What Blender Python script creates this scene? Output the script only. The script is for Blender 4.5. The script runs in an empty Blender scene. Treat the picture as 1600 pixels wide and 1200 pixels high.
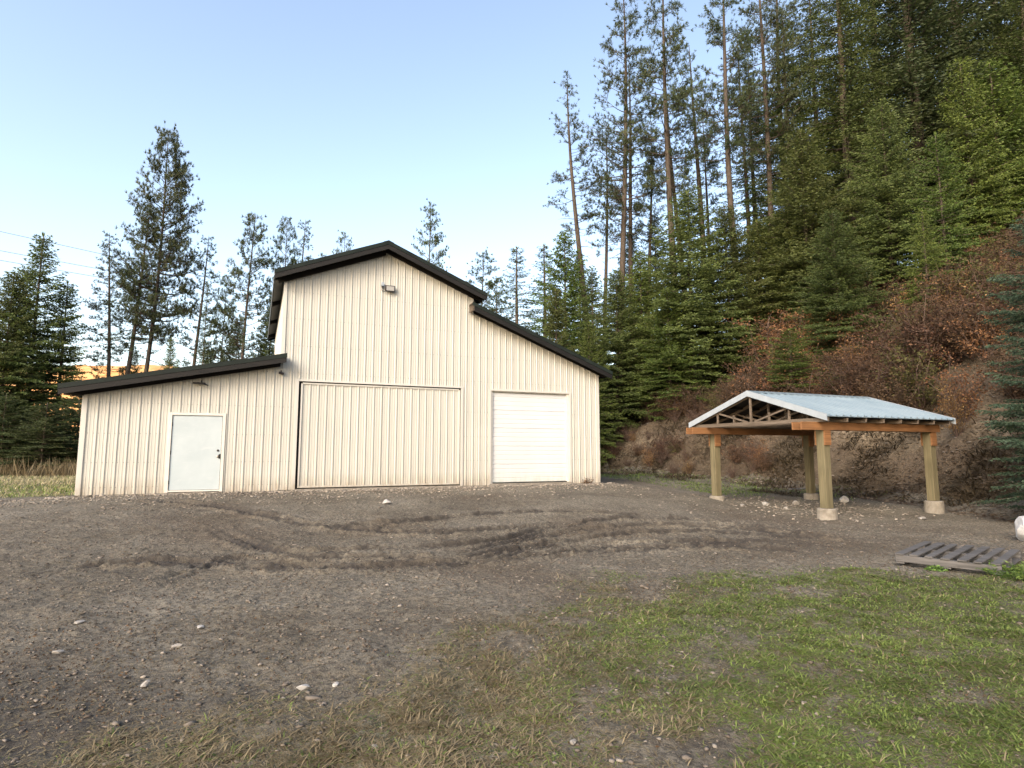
import bpy, math, random
import numpy as np
from mathutils import Vector, Matrix
R = math.radians
random.seed(7); rng = np.random.default_rng(7)
scene = bpy.context.scene
C = scene.collection

# ------------------------------------------------------------------ camera
FPX = 930.0; PITCH = math.atan(105/930.0); CAMZ = 1.04
cd = bpy.data.cameras.new('camera'); cam = bpy.data.objects.new('camera', cd); C.objects.link(cam)
cam.location = (0, 0, CAMZ); cam.rotation_euler = (math.pi/2 + PITCH, 0, 0)
cd.sensor_width = 36; cd.lens = 36*FPX/1600; cd.clip_end = 3000; cd.clip_start = .05
scene.camera = cam
# ------------------------------------------------------------------ sky, sun, exposure
SUN_EL, SUN_AZ = R(30), R(208)
w = bpy.data.worlds.new('World'); scene.world = w; w.use_nodes = True
nt = w.node_tree; nt.nodes.clear()
sky = nt.nodes.new('ShaderNodeTexSky'); sky.sky_type = 'NISHITA'; sky.sun_disc = False
sky.sun_elevation = SUN_EL; sky.sun_rotation = SUN_AZ; sky.air_density = 1.0; sky.dust_density = 2.2; sky.ozone_density = 1.0
bg = nt.nodes.new('ShaderNodeBackground'); bg.inputs[1].default_value = .15
out = nt.nodes.new('ShaderNodeOutputWorld')
wt = nt.nodes.new('ShaderNodeMix'); wt.data_type = 'RGBA'; wt.blend_type = 'MULTIPLY'; wt.inputs[0].default_value = 1; wt.inputs[7].default_value = (1.17, 1.04, .92, 1)
nt.links.new(sky.outputs[0], wt.inputs[6]); nt.links.new(wt.outputs[2], bg.inputs[0]); nt.links.new(bg.outputs[0], out.inputs[0])
sl = bpy.data.lights.new('sun', 'SUN'); sl.energy = .9; sl.angle = R(24); sl.color = (1, .975, .93)
so = bpy.data.objects.new('sun', sl); C.objects.link(so)
sd = Vector((math.sin(SUN_AZ)*math.cos(SUN_EL), math.cos(SUN_AZ)*math.cos(SUN_EL), math.sin(SUN_EL)))
so.rotation_euler = sd.to_track_quat('Z', 'Y').to_euler(); so.location = sd*50
scene.view_settings.view_transform = 'Standard'; scene.view_settings.look = 'None'
scene.view_settings.exposure = 1.6; scene.view_settings.gamma = 1

# ------------------------------------------------------------------ object helpers
def tag(o, label=None, cat=None, group=None, kind=None):
    if label: o['label'] = label
    if cat: o['category'] = cat
    if group: o['group'] = group
    if kind: o['kind'] = kind
    return o
def thing(name, label, cat, loc=(0, 0, 0), rz=0, group=None):
    o = bpy.data.objects.new(name, None); C.objects.link(o); o.empty_display_size = .2
    o.location = loc; o.rotation_euler = (0, 0, rz)
    return tag(o, label, cat, group)
def link(name, me, parent=None):
    o = bpy.data.objects.new(name, me); C.objects.link(o)
    if parent: o.parent = parent
    return o
def copy_tree(o, parent=None):
    c = o.copy(); C.objects.link(c); c.parent = parent
    for ch in list(o.children): copy_tree(ch, c)
    return c
class MB:
    def __init__(s): s.v = []; s.f = []
    def add(s, vs, fs):
        b = len(s.v); s.v += [tuple(p) for p in vs]; s.f += [tuple(i+b for i in f) for f in fs]; return s
    def box(s, x0, x1, y0, y1, z0, z1, M=None):
        vs = [(x, y, z) for z in (z0, z1) for y in (y0, y1) for x in (x0, x1)]
        if M is not None: vs = [M @ Vector(p) for p in vs]
        return s.add(vs, [(0, 2, 3, 1), (4, 5, 7, 6), (0, 1, 5, 4), (2, 6, 7, 3), (0, 4, 6, 2), (1, 3, 7, 5)])
    def bar(s, a, b, wdt, hgt, up=(0, 0, 1)):
        a = Vector(a); b = Vector(b); d = (b-a).normalized(); u = Vector(up)
        sx = d.cross(u).normalized(); uu = sx.cross(d).normalized()
        vs = []
        for p in (a, b):
            for (i, j) in ((-1, -1), (1, -1), (1, 1), (-1, 1)): vs.append(p + sx*i*wdt/2 + uu*j*hgt/2)
        return s.add(vs, [(0, 1, 2, 3), (7, 6, 5, 4), (0, 4, 5, 1), (1, 5, 6, 2), (2, 6, 7, 3), (3, 7, 4, 0)])
    def tube(s, pts, rad, n=6, cap=True):
        pts = [Vector(p) for p in pts]; b = len(s.v); m = len(pts)
        for i, p in enumerate(pts):
            d = (pts[min(i+1, m-1)] - pts[max(i-1, 0)]).normalized()
            sx = d.cross(Vector((0, 0, 1)) if abs(d.z) < .95 else Vector((1, 0, 0))).normalized(); sy = d.cross(sx)
            r = rad[i] if hasattr(rad, '__len__') else rad
            for k in range(n):
                a = 2*math.pi*k/n; s.v.append(tuple(p + (sx*math.cos(a) + sy*math.sin(a))*r))
        for i in range(m-1):
            for k in range(n):
                k2 = (k+1) % n; s.f.append((b+i*n+k, b+i*n+k2, b+(i+1)*n+k2, b+(i+1)*n+k))
        if cap: s.f.append(tuple(b+k for k in range(n))[::-1]); s.f.append(tuple(b+(m-1)*n+k for k in range(n)))
        return s
    def mesh(s, name, mat, smooth=False, bevel=0):
        me = bpy.data.meshes.new(name); me.from_pydata(s.v, [], s.f); me.materials.append(mat)
        me.validate()
        import bmesh
        bm = bmesh.new(); bm.from_mesh(me)
        if bevel: bmesh.ops.bevel(bm, geom=list(bm.edges), offset=bevel, segments=1, affect='EDGES')
        bmesh.ops.recalc_face_normals(bm, faces=list(bm.faces))
        bm.to_mesh(me); bm.free()
        if smooth: me.polygons.foreach_set('use_smooth', [True]*len(me.polygons))
        me.update(); return me
    def build(s, name, mat, parent=None, smooth=False, bevel=0):
        return link(name, s.mesh(name, mat, smooth, bevel), parent)
def np_mesh(name, V, F, mat, attrs=None, smooth=False):
    """V (n,3), F (m,k) with constant k; attrs: {name: (n,) or (n,3)}"""
    me = bpy.data.meshes.new(name); V = np.ascontiguousarray(V, np.float32); F = np.ascontiguousarray(F, np.int32)
    n, (m, k) = len(V), F.shape
    me.vertices.add(n); me.vertices.foreach_set('co', V.ravel())
    me.loops.add(m*k); me.loops.foreach_set('vertex_index', F.ravel())
    me.polygons.add(m); me.polygons.foreach_set('loop_start', np.arange(0, m*k, k, dtype=np.int32))
    me.polygons.foreach_set('loop_total', np.full(m, k, np.int32))
    if smooth: me.polygons.foreach_set('use_smooth', np.ones(m, bool))
    me.materials.append(mat); me.update(calc_edges=True)
    for an, a in (attrs or {}).items():
        a = np.asarray(a, np.float32)
        if a.ndim == 1:
            at = me.attributes.new(an, 'FLOAT', 'POINT'); at.data.foreach_set('value', a)
        else:
            at = me.attributes.new(an, 'FLOAT_VECTOR', 'POINT'); at.data.foreach_set('vector', np.ascontiguousarray(a).ravel())
    return me

# ------------------------------------------------------------------ material helpers
class NT:
    def __init__(s, name):
        s.m = bpy.data.materials.new(name); s.m.use_nodes = True; s.t = s.m.node_tree; s.t.nodes.clear()
        s.out = s.t.nodes.new('ShaderNodeOutputMaterial')
    def n(s, typ, **kw):
        nd = s.t.nodes.new('ShaderNode'+typ)
        for k, v in kw.items():
            if k.startswith('i_'):
                key = k[2:]; key = int(key) if key.isdigit() else key.replace('_', ' ')
                s.set(nd.inputs[key], v)
            else: setattr(nd, k, v)
        return nd
    def set(s, inp, v):
        if isinstance(v, bpy.types.NodeSocket): s.t.links.new(v, inp)
        elif isinstance(v, bpy.types.Node): s.t.links.new(v.outputs[0], inp)
        else:
            if hasattr(inp.default_value, '__len__') and not hasattr(v, '__len__'): v = (v, v, v, 1)[:len(inp.default_value)]
            if hasattr(v, '__len__') and len(v) == 3 and len(inp.default_value) == 4: v = (*v, 1)
            inp.default_value = v
    def noise(s, scale, vec=None, det=4, rough=.55, dist=0):
        nd = s.n('TexNoise'); nd.inputs['Scale'].default_value = scale; nd.inputs['Detail'].default_value = det
        nd.inputs['Roughness'].default_value = rough; nd.inputs['Distortion'].default_value = dist
        s.set(nd.inputs['Vector'], vec if vec is not None else s.obj()); return nd.outputs['Fac']
    def obj(s):
        if not hasattr(s, '_o'): s._o = s.n('TexCoord').outputs['Object']
        return s._o
    def mapv(s, sc, vec=None):
        m = s.n('Mapping'); s.set(m.inputs['Vector'], vec if vec is not None else s.obj()); m.inputs['Scale'].default_value = sc; return m.outputs[0]
    def math(s, op, a, b=0., c=None, clamp=False):
        nd = s.n('Math', operation=op, use_clamp=clamp); s.set(nd.inputs[0], a); s.set(nd.inputs[1], b)
        if c is not None: s.set(nd.inputs[2], c)
        return nd.outputs[0]
    def ramp(s, f, a, b, lo=0., hi=1.):
        nd = s.n('MapRange', clamp=True); s.set(nd.inputs[0], f); nd.inputs[1].default_value = a; nd.inputs[2].default_value = b
        nd.inputs[3].default_value = lo; nd.inputs[4].default_value = hi; return nd.outputs[0]
    def mix(s, f, a, b, mode='MIX'):
        nd = s.n('Mix', data_type='RGBA', blend_type=mode); s.set(nd.inputs[0], f); s.set(nd.inputs[6], a); s.set(nd.inputs[7], b); return nd.outputs[2]
    def attr(s, name, vec=False):
        nd = s.n('Attribute', attribute_name=name); return nd.outputs['Vector' if vec else 'Fac']
    def bsdf(s, col, rough=.6, metal=0., spec=.5, bump=None, bstr=.3, bdist=.02, trans=0.):
        p = s.n('BsdfPrincipled'); s.set(p.inputs['Base Color'], col); s.set(p.inputs['Roughness'], rough)
        s.set(p.inputs['Metallic'], metal); s.set(p.inputs['Specular IOR Level'], spec)
        if bump is not None:
            b = s.n('Bump'); b.inputs['Strength'].default_value = bstr; b.inputs['Distance'].default_value = bdist
            s.set(b.inputs['Height'], bump); s.t.links.new(b.outputs[0], p.inputs['Normal'])
        o = p.outputs[0]
        if trans:
            tr = s.n('BsdfTranslucent'); s.set(tr.inputs[0], col)
            mx = s.n('MixShader'); mx.inputs[0].default_value = trans
            s.t.links.new(o, mx.inputs[1]); s.t.links.new(tr.outputs[0], mx.inputs[2]); o = mx.outputs[0]
        s.t.links.new(o, s.out.inputs[0]); return s.m
def plain(name, col, rough=.5, metal=0., var=.12, sc=6, spec=.5):
    t = NT(name); f = t.noise(sc); c2 = tuple(c*(1-var*2) for c in col); c1 = tuple(min(1, c*(1+var)) for c in col)
    return t.bsdf(t.mix(t.ramp(f, .3, .7), c2, c1), t.ramp(f, .3, .7, rough*.85, min(1, rough*1.15)), metal, spec)
def painted(name, col, dirt=(.26, .215, .15), base=True):
    t = NT(name); big = t.noise(.8, det=5); fine = t.noise(9, t.mapv((1, 1, .25)), 5)
    c = t.mix(t.ramp(big, .3, .75), tuple(x*.95 for x in col), tuple(min(1, x*1.03) for x in col))
    if base:
        xx_ = t.n('SeparateXYZ'); t.set(xx_.inputs[0], t.obj()); wn = t.n('TexWhiteNoise', noise_dimensions='1D'); t.set(wn.inputs['W'], t.math('FLOOR', t.math('DIVIDE', xx_.outputs[0], .926)))
        c = t.mix(t.ramp(wn.outputs['Value'], 0, 1, 0, .11), c, tuple(x*.78 for x in col))
    streak = t.noise(5, t.mapv((3, 3, .12)), 4)
    c = t.mix(t.ramp(streak, .55, .8, 0, .10), c, tuple(x*.72 for x in col))
    if base:
        z = t.n('SeparateXYZ'); t.set(z.inputs[0], t.obj())
        g = t.math('ADD', t.ramp(z.outputs[2], -.05, .4, .7, 0), t.ramp(z.outputs[2], 0, 1.6, .1, 0))
        g = t.math('MULTIPLY', g, t.ramp(fine, .3, .7, .25, 1.2), clamp=True)
        c = t.mix(g, c, dirt)
    return t.bsdf(c, t.ramp(big, .3, .7, .38, .52), 0, .4)
def wood(name, ca, cb, rough=.75, axis=0, sc=1.):
    t = NT(name); s3 = [14*sc, 14*sc, 14*sc]; s3[axis] = .9*sc
    f = t.noise(1.6, t.mapv(tuple(s3)), 6, .65, .6); k = t.noise(.9, det=2)
    c = t.mix(t.ramp(f, .32, .68), ca, cb)
    c = t.mix(t.ramp(k, .35, .7, 0, .45), c, tuple(x*.6 for x in ca))
    return t.bsdf(c, rough, 0, .25, f, .4, .006)

M = {}
M['cream'] = painted('cream_metal_siding', (.455, .452, .400))
M['cream_trim'] = painted('cream_trim', (.495, .49, .445))
M['white_door'] = painted('white_overhead_door', (.56, .575, .57), (.38, .42, .36))
def mk_steel_door():
    t = NT('pale_steel_door'); a = t.noise(1.6, det=5); b = t.noise(3.5, t.mapv((.5, 1, 2.2)), 6, .7)
    c = t.mix(t.ramp(a, .35, .7), (.37, .43, .445), (.43, .49, .50)); c = t.mix(t.ramp(b, .56, .72, 0, .5), c, (.53, .56, .55))
    g = t.noise(60, t.mapv((2, 2, .25)), 3)
    return t.bsdf(c, .42, 0, .45, g, .12, .003)
M['steel_door'] = mk_steel_door()
M['frame'] = plain('painted_door_frame', (.58, .56, .50), .45, var=.05)
def mk_green_roof():
    t = NT('dark_green_metal'); f = t.noise(3, det=6); g = t.noise(.6)
    c = t.mix(t.ramp(f, .35, .7), (.006, .010, .008), (.013, .020, .016)); c = t.mix(t.ramp(g, .45, .75, 0, .5), c, (.018, .021, .018))
    return t.bsdf(c, t.ramp(f, .3, .7, .55, .7), 0, .18, f, .1, .01)
M['roof'] = mk_green_roof()
M['fascia'] = wood('dark_painted_board', (.007, .007, .006), (.016, .014, .012), .6, 0)
M['soffit'] = plain('grey_soffit_board', (.13, .13, .125), .8)
M['black'] = plain('black_plastic', (.02, .02, .02), .4)
M['bronze'] = plain('dark_bronze', (.035, .028, .024), .35, .3)
M['dark'] = plain('dark_interior', (.012, .011, .010), .9)
M['glass_lens'] = plain('frosted_lens', (.30, .29, .26), .2, var=.04)
M['brass'] = plain('dull_nickel', (.36, .33, .28), .3, .9)
M['rust'] = plain('rusty_strip', (.20, .09, .05), .85, var=.3, sc=20)
def mk_conc():
    t = NT('weathered_concrete'); f = t.noise(7, det=7, rough=.65); g = t.noise(30)
    z = t.n('SeparateXYZ'); t.set(z.inputs[0], t.obj())
    c = t.mix(t.ramp(f, .3, .7), (.14, .125, .10), (.27, .25, .21)); c = t.mix(t.ramp(g, .5, .75, 0, .5), c, (.20, .17, .13))
    return t.bsdf(c, .9, 0, .2, t.math('ADD', f, g), .5, .01)
M['concrete'] = mk_conc()
def mk_galv():
    t = NT('pale_galvanised_roof'); f = t.noise(1.3, det=4); g = t.noise(5, t.mapv((.3, 3, 1)), 5)
    c = t.mix(t.ramp(f, .3, .7), (.19, .255, .29), (.255, .32, .35)); c = t.mix(t.ramp(g, .5, .8, 0, .35), c, (.22, .27, .29))
    return t.bsdf(c, t.ramp(g, .3, .7, .32, .46), .35, .5, f, .05, .01)
M['galv'] = mk_galv()
M['galv_trim'] = plain('pale_metal_trim', (.32, .365, .40), .38, .15, .06)
M['post'] = wood('treated_timber_post', (.10, .088, .048), (.195, .170, .10), .8, 2)
M['cedar'] = wood('orange_new_timber', (.155, .075, .032), (.29, .145, .060), .7, 0)
M['truss'] = wood('grey_truss_timber', (.09, .07, .05), (.19, .155, .12), .8, 1)
M['pallet'] = wood('weathered_grey_pallet_wood', (.055, .053, .050), (.155, .150, .145), .85, 0, 1.4)
def mk_rock(name, a, b, s=4):
    t = NT(name); f = t.noise(s, det=7, rough=.65); o = t.n('ObjectInfo').outputs['Random']
    c = t.mix(t.ramp(f, .3, .7), a, b)
    return t.bsdf(c, .85, 0, .3, f, .6, .02)
M['rock'] = mk_rock('grey_stone', (.17, .155, .135), (.36, .34, .30), 14)
M['white_rock'] = mk_rock('white_stone', (.25, .24, .22), (.43, .42, .39), 5)
def mk_gravel():
    t = NT('mixed_gravel'); a = t.attr('tint'); f = t.noise(22, det=4)
    r = t.n('ValToRGB'); t.set(r.inputs[0], a)
    el = r.color_ramp.elements; el[0].color = (.085, .068, .052, 1); el[1].color = (.42, .37, .30, 1)
    e = el.new(.45); e.color = (.19, .165, .135, 1); e = el.new(.8); e.color = (.30, .27, .225, 1)
    return t.bsdf(t.mix(t.ramp(f, .3, .7, 0, .5), r.outputs[0], (.12, .10, .08)), .9, 0, .2)
M['gravel'] = mk_gravel()
def leaf(name, dark, light, tip=None, trans=.33, rough=.6):
    t = NT(name); a = t.attr('tint'); o = t.n('ObjectInfo').outputs['Random']; cl = t.noise(.9, det=2)
    v = t.math('ADD', t.math('MULTIPLY', a, .7), t.math('MULTIPLY', cl, .3), clamp=True)
    c = t.mix(t.ramp(v, .15, .85), dark, light)
    if tip: c = t.mix(t.ramp(a, .82, 1, 0, .8), c, tip)
    hs = t.n('HueSaturation'); t.set(hs.inputs['Color'], c); t.set(hs.inputs['Hue'], t.ramp(o, 0, 1, .485, .515)); t.set(hs.inputs['Value'], t.ramp(t.math('FRACT', t.math('MULTIPLY', o, 7.3)), 0, 1, .8, 1.2))
    return t.bsdf(hs.outputs[0], rough, 0, .3, trans=trans)
M['fir'] = leaf('fir_needles', (.028, .046, .013), (.165, .205, .055), (.26, .29, .085))
M['fir_bright'] = leaf('young_fir_needles', (.040, .066, .012), (.165, .215, .045), (.24, .28, .07))
M['fir_dark'] = leaf('dark_fir_needles', (.020, .033, .013), (.095, .120, .040), (.15, .17, .06))
M['spruce'] = leaf('blue_spruce_needles', (.020, .038, .022), (.070, .102, .060), (.11, .145, .09))
M['pine'] = leaf('pine_needles', (.030, .046, .020), (.105, .128, .052), (.14, .15, .06))
M['pale_leaf'] = leaf('thin_pale_foliage', (.055, .085, .035), (.14, .17, .07))
M['brown_leaf'] = leaf('dead_brown_leaves', (.040, .025, .015), (.155, .090, .048), (.34, .22, .11), rough=.75)
M['rust_leaf'] = leaf('rust_orange_leaves', (.11, .055, .024), (.34, .195, .08), (.56, .38, .18), rough=.7)
M['olive_leaf'] = leaf('olive_leaves', (.040, .038, .014), (.15, .135, .045), (.36, .31, .10), rough=.7)
M['grass'] = leaf('grass_blades', (.070, .100, .022), (.235, .290, .070), (.40, .40, .17), .3)
M['dry'] = leaf('dry_grass_blades', (.15, .12, .065), (.38, .32, .19), (.50, .43, .27), .3, .75)
M['clover'] = leaf('clover_leaves', (.05, .085, .02), (.15, .20, .06), None, .3)
M['bank_dry'] = leaf('dead_bank_grass', (.05, .036, .02), (.24, .18, .10), (.38, .31, .19), .3, .75)
M['weed'] = leaf('weed_leaves', (.05, .10, .02), (.16, .25, .06), None, .3)
def mk_bark(name, a, b):
    t = NT(name); f = t.noise(5, t.mapv((4, 4, .7)), 6, .7, .5)
    return t.bsdf(t.mix(t.ramp(f, .35, .65), a, b), .9, 0, .2, f, .8, .03)
M['pine_bark'] = mk_bark('pine_bark', (.040, .032, .025), (.105, .084, .064))
M['fir_bark'] = mk_bark('fir_bark', (.045, .036, .028), (.13, .105, .08))
M['twig'] = mk_bark('shrub_stems', (.05, .033, .026), (.15, .105, .08))
M['cable'] = plain('aluminium_cable', (.10, .10, .105), .5, .5)

# ------------------------------------------------------------------ noise + terrain
_P = rng.permutation(4096); _G = rng.random((4096, 2))*2-1
def pn(x, y):
    xi = np.floor(x).astype(np.int64); yi = np.floor(y).astype(np.int64); fx = x-xi; fy = y-yi
    u = fx*fx*(3-2*fx); v = fy*fy*(3-2*fy)
    def g(ix, iy, dx, dy):
        h = _P[(_P[ix & 4095] + iy) & 4095]; q = _G[h]; return q[..., 0]*dx + q[..., 1]*dy
    a = g(xi, yi, fx, fy); b = g(xi+1, yi, fx-1, fy); c = g(xi, yi+1, fx, fy-1); d = g(xi+1, yi+1, fx-1, fy-1)
    return (a*(1-u)+b*u)*(1-v) + (c*(1-u)+d*u)*v
def fbm(x, y, oct=4, gain=.5):
    s = 0; a = 1.
    for i in range(oct): s = s + a*pn(x*2**i+17.3*i, y*2**i-9.1*i); a *= gain
    return s
def ss(t): t = np.clip(t, 0, 1); return t*t*(3-2*t)
G2 = np.array([.91954936, .39297452]); N2 = np.array([-.39297452, .91954936]); P0 = np.array([-8.51012, 16.17527])
BARN_RZ = math.atan2(G2[1], G2[0])
TOE = np.array([(-30, 105), (-14, 75), (-3, 55), (3.5, 37), (6.2, 30), (9.2, 25.5), (11.0, 21), (11.9, 17), (11.6, 13.5), (11.2, 10), (11.4, 5), (12.5, -4), (15, -25), (25, -80)], float)
def toe_dist(x, y):
    """signed distance from the foot of the bank, positive uphill (to the right)"""
    best = np.full(np.shape(x), 1e9); sgn = np.ones(np.shape(x))
    for a, b in zip(TOE[:-1], TOE[1:]):
        d = b-a; L = d@d; t = np.clip(((x-a[0])*d[0]+(y-a[1])*d[1])/L, 0, 1)
        dx = x-(a[0]+t*d[0]); dy = y-(a[1]+t*d[1]); q = np.hypot(dx, dy)
        cr = d[0]*dy - d[1]*dx
        m = q < best; best = np.where(m, q, best); sgn = np.where(m, np.where(cr > 0, 1., -1.), sgn)
    return best*sgn
def base_h(x, y):
    x = np.asarray(x, float); y = np.asarray(y, float)
    u = (x-P0[0])*G2[0]+(y-P0[1])*G2[1]; wd = (x-P0[0])*N2[0]+(y-P0[1])*N2[1]
    lift = .42*ss((wd+9)/8.3)*(1-.62*ss((u-12.7)/2.5)*(1-ss((wd+2)/6)))
    z = -.5 + lift - .06*ss((-1-u)/4)
    z = z + .05*fbm(x*.13, y*.13, 2)*ss((np.hypot(x, y)-2)/6)
    front = ss((-wd+.2)/.6)
    z = np.where((wd > -.3) & (u > -3.2) & (u < 13.1) & (wd < 11), np.minimum(z, -.10), z)
    d = toe_dist(x, y) + 1.1*fbm(x*.16+5, y*.16, 3) + .35*fbm(x*.9, y*.9, 2)
    D = np.maximum(d, 0)
    cap = 9 + 22*ss((48-y)/45)
    bank = 2.9*ss(D/4.2)**.8
    up = (.58+.24*ss((30-y)/10))*np.maximum(D-3.6, 0); up = cap*np.tanh(up/cap)
    rough = (.55*fbm(x*.45, y*.45, 3)*ss(D/4) + .15*fbm(x*1.6, y*1.6, 5, .66)*ss(D/1.2))
    return z + bank + up + rough
def gz(x, y): return float(base_h(np.array([x]), np.array([y]))[0])
# camera maths (placing things measured in the photograph at their true distance)
_c, _s = math.cos(PITCH), math.sin(PITCH)
def at(px, py, Y):
    a = (px-800)/FPX; b = -(py-600)/FPX; r = (a, _c-b*_s, _s+b*_c); k = Y/r[1]; return Vector((a*k, Y, CAMZ+r[2]*k))
def onz(px, py, z=-.5):
    a = (px-800)/FPX; b = -(py-600)/FPX; r = (a, _c-b*_s, _s+b*_c); k = (z-CAMZ)/r[2]; return Vector((a*k, r[1]*k, z))
def on_ground(px, py):
    z = -.5
    for _ in range(12): p = onz(px, py, z); z = .5*z+.5*min(.2, gz(p.x, p.y))
    return Vector((p.x, p.y, gz(p.x, p.y)))

# tyre tracks as lines drawn on the ground, measured in the photograph
TR = [[(250, 905), (330, 870), (420, 868), (560, 866), (720, 866), (800, 856), (870, 838), (960, 826), (1080, 822), (1230, 830), (1380, 850)],
      [(330, 828), (370, 846), (440, 862), (560, 854), (700, 848), (780, 836), (860, 818), (980, 806), (1100, 808), (1250, 820)],
      [(260, 880), (350, 884), (480, 884), (620, 880), (760, 868), (830, 852), (930, 846), (1060, 845), (1200, 854), (1330, 868)],
      [(900, 868), (960, 858), (1050, 852), (1150, 852), (1290, 862)],
      [(430, 820), (520, 822), (640, 816), (760, 806), (900, 800), (1030, 806)],
      [(700, 862), (790, 846), (880, 824), (990, 814), (1120, 816), (1260, 828), (1400, 842)],
      [(200, 800), (330, 806), (470, 820), (600, 828), (760, 824), (900, 812)],
      [(640, 884), (780, 872), (900, 856), (1040, 836), (1180, 838), (1300, 850)],
      [(0, 905), (120, 880), (260, 872), (400, 876), (560, 884), (700, 878)],
      [(0, 960), (140, 930), (300, 915), (460, 916), (640, 905)],
      [(600, 1010), (700, 965), (820, 930), (960, 905), (1120, 895)]]
TRW = [[(lambda p: (p.x, p.y))(onz(a, b, -.38 if b < 840 else -.45)) for a, b in t] for t in TR]
def chaikin(p):
    p = np.array(p, float)
    for _ in range(2):
        q = np.empty((2*len(p)-2, 2)); q[0::2] = .75*p[:-1]+.25*p[1:]; q[1::2] = .25*p[:-1]+.75*p[1:]; p = np.vstack([p[:1], q, p[-1:]])
    return p
TRW = [chaikin(p) for p in TRW]
def track_field(x, y):
    best = np.full(x.shape, 9.); along = np.zeros(x.shape); wt_ = np.zeros(x.shape)
    for P in TRW[:9]:
        acc = 0.; tot = np.hypot(*np.diff(P, axis=0).T).sum()
        for a, b in zip(P[:-1], P[1:]):
            d = b-a; L = math.hypot(*d)
            m = (x > min(a[0], b[0])-.7) & (x < max(a[0], b[0])+.7) & (y > min(a[1], b[1])-.7) & (y < max(a[1], b[1])+.7)
            if m.any():
                t = np.clip(((x[m]-a[0])*d[0]+(y[m]-a[1])*d[1])/(L*L), 0, 1)
                q = np.hypot(x[m]-a[0]-t*d[0], y[m]-a[1]-t*d[1]); bb = best[m]; k = q < bb
                bb[k] = q[k]; best[m] = bb; al = along[m]; al[k] = (acc+t*L)[k]; along[m] = al
                ww = wt_[m]; ww[k] = (ss((acc+t*L)/1.3)*ss((tot-acc-t*L)/1.3))[k]; wt_[m] = ww
            acc += L
    return best, along, wt_
def grass_amt(x, y):
    """0..1 how grassy, and 0..1 how green"""
    e = (x - (-3.0+(y-2.8)*.70)) / 1.7 + .9*fbm(x*.55, y*.55, 3)
    top = (7.6 + .12*x - y)/.8 + 1.1*fbm(x*.8+3, y*.8, 3)
    patch = ss(.60 + .3*ss((x-.5)/3) + 1.9*fbm(x*1.1+9, y*1.1, 3))
    a = ss(e*.75)*ss(top)*patch
    green = ss((x+.9-.10*y)/2.4 + .9*fbm(x*.7-4, y*.7, 3))
    return a, green
def left_field(x, y):
    u = (x-P0[0])*G2[0]+(y-P0[1])*G2[1]; wd = (x-P0[0])*N2[0]+(y-P0[1])*N2[1]
    return ss((wd - .2 + .16*(u+2.6) + .5*fbm(x*.5, y*.5, 2))/.7)*ss((-2.7-u)/.5)

def mk_ground_mat():
    t = NT('muddy_yard'); mk = t.n('SeparateXYZ'); t.set(mk.inputs[0], t.attr('mask', True)); grass, grav, moist_and_shade = mk.outputs
    pos = t.n('NewGeometry').outputs['Position']
    n1 = t.noise(.55, pos, 5, .6); n2 = t.noise(3.1, pos, 6, .65); n3 = t.noise(22, pos, 6, .7); n4 = t.noise(.23, pos, 3); n5 = t.noise(90, pos, 3, .7)
    c = t.mix(t.ramp(n2, .3, .7), (.090, .077, .055), (.180, .160, .120))
    c = t.mix(t.ramp(n1, .40, .66, 0, .75), c, (.225, .205, .160))
    c = t.mix(t.ramp(n4, .50, .66, 0, .65), c, (.078, .056, .036))
    c = t.mix(t.math('MULTIPLY', t.ramp(n3, .44, .58), .72), c, (.048, .038, .029))
    c = t.mix(t.ramp(n5, .58, .68, 0, .65), c, (.30, .27, .22))
    c = t.mix(t.math('MULTIPLY', moist_and_shade, .88), c, (.030, .025, .020))
    c = t.mix(t.math('MULTIPLY', grass, t.ramp(n3, .3, .65, .35, .8)), c, (.085, .085, .038))
    gr = t.mix(t.ramp(n3, .4, .6), (.12, .105, .075), (.27, .25, .20))
    c = t.mix(t.math('MULTIPLY', grav, .6), c, gr)
    h = t.math('ADD', t.math('MULTIPLY', n3, .7), t.math('MULTIPLY', n5, .3))
    return t.bsdf(c, t.ramp(moist_and_shade, 0, 1, .92, .62), 0, .25, h, .95, .04)
def mk_hill_mat():
    t = NT('earth_bank'); pos = t.n('NewGeometry').outputs['Position']; mk = t.n('SeparateXYZ'); t.set(mk.inputs[0], t.attr('mask', True)); scarp, lit, _ = mk.outputs
    n1 = t.noise(.5, pos, 5, .6); n2 = t.noise(3.5, pos, 7, .7); n3 = t.noise(18, pos, 6, .7)
    c = t.mix(t.ramp(n2, .3, .7), (.036, .027, .017), (.105, .083, .053))
    c = t.mix(t.ramp(n1, .42, .65, 0, .7), c, (.125, .092, .062))
    c = t.mix(t.ramp(n3, .50, .66, 0, .6), c, (.18, .145, .10))
    c = t.mix(t.math('MULTIPLY', scarp, t.ramp(n2, .3, .6, .4, 1)), c, (.34, .275, .19))
    return t.bsdf(c, .95, 0, .15, t.math('ADD', n2, n3), 1., .07)
M['ground'] = mk_ground_mat(); M['hill'] = mk_hill_mat()

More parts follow.
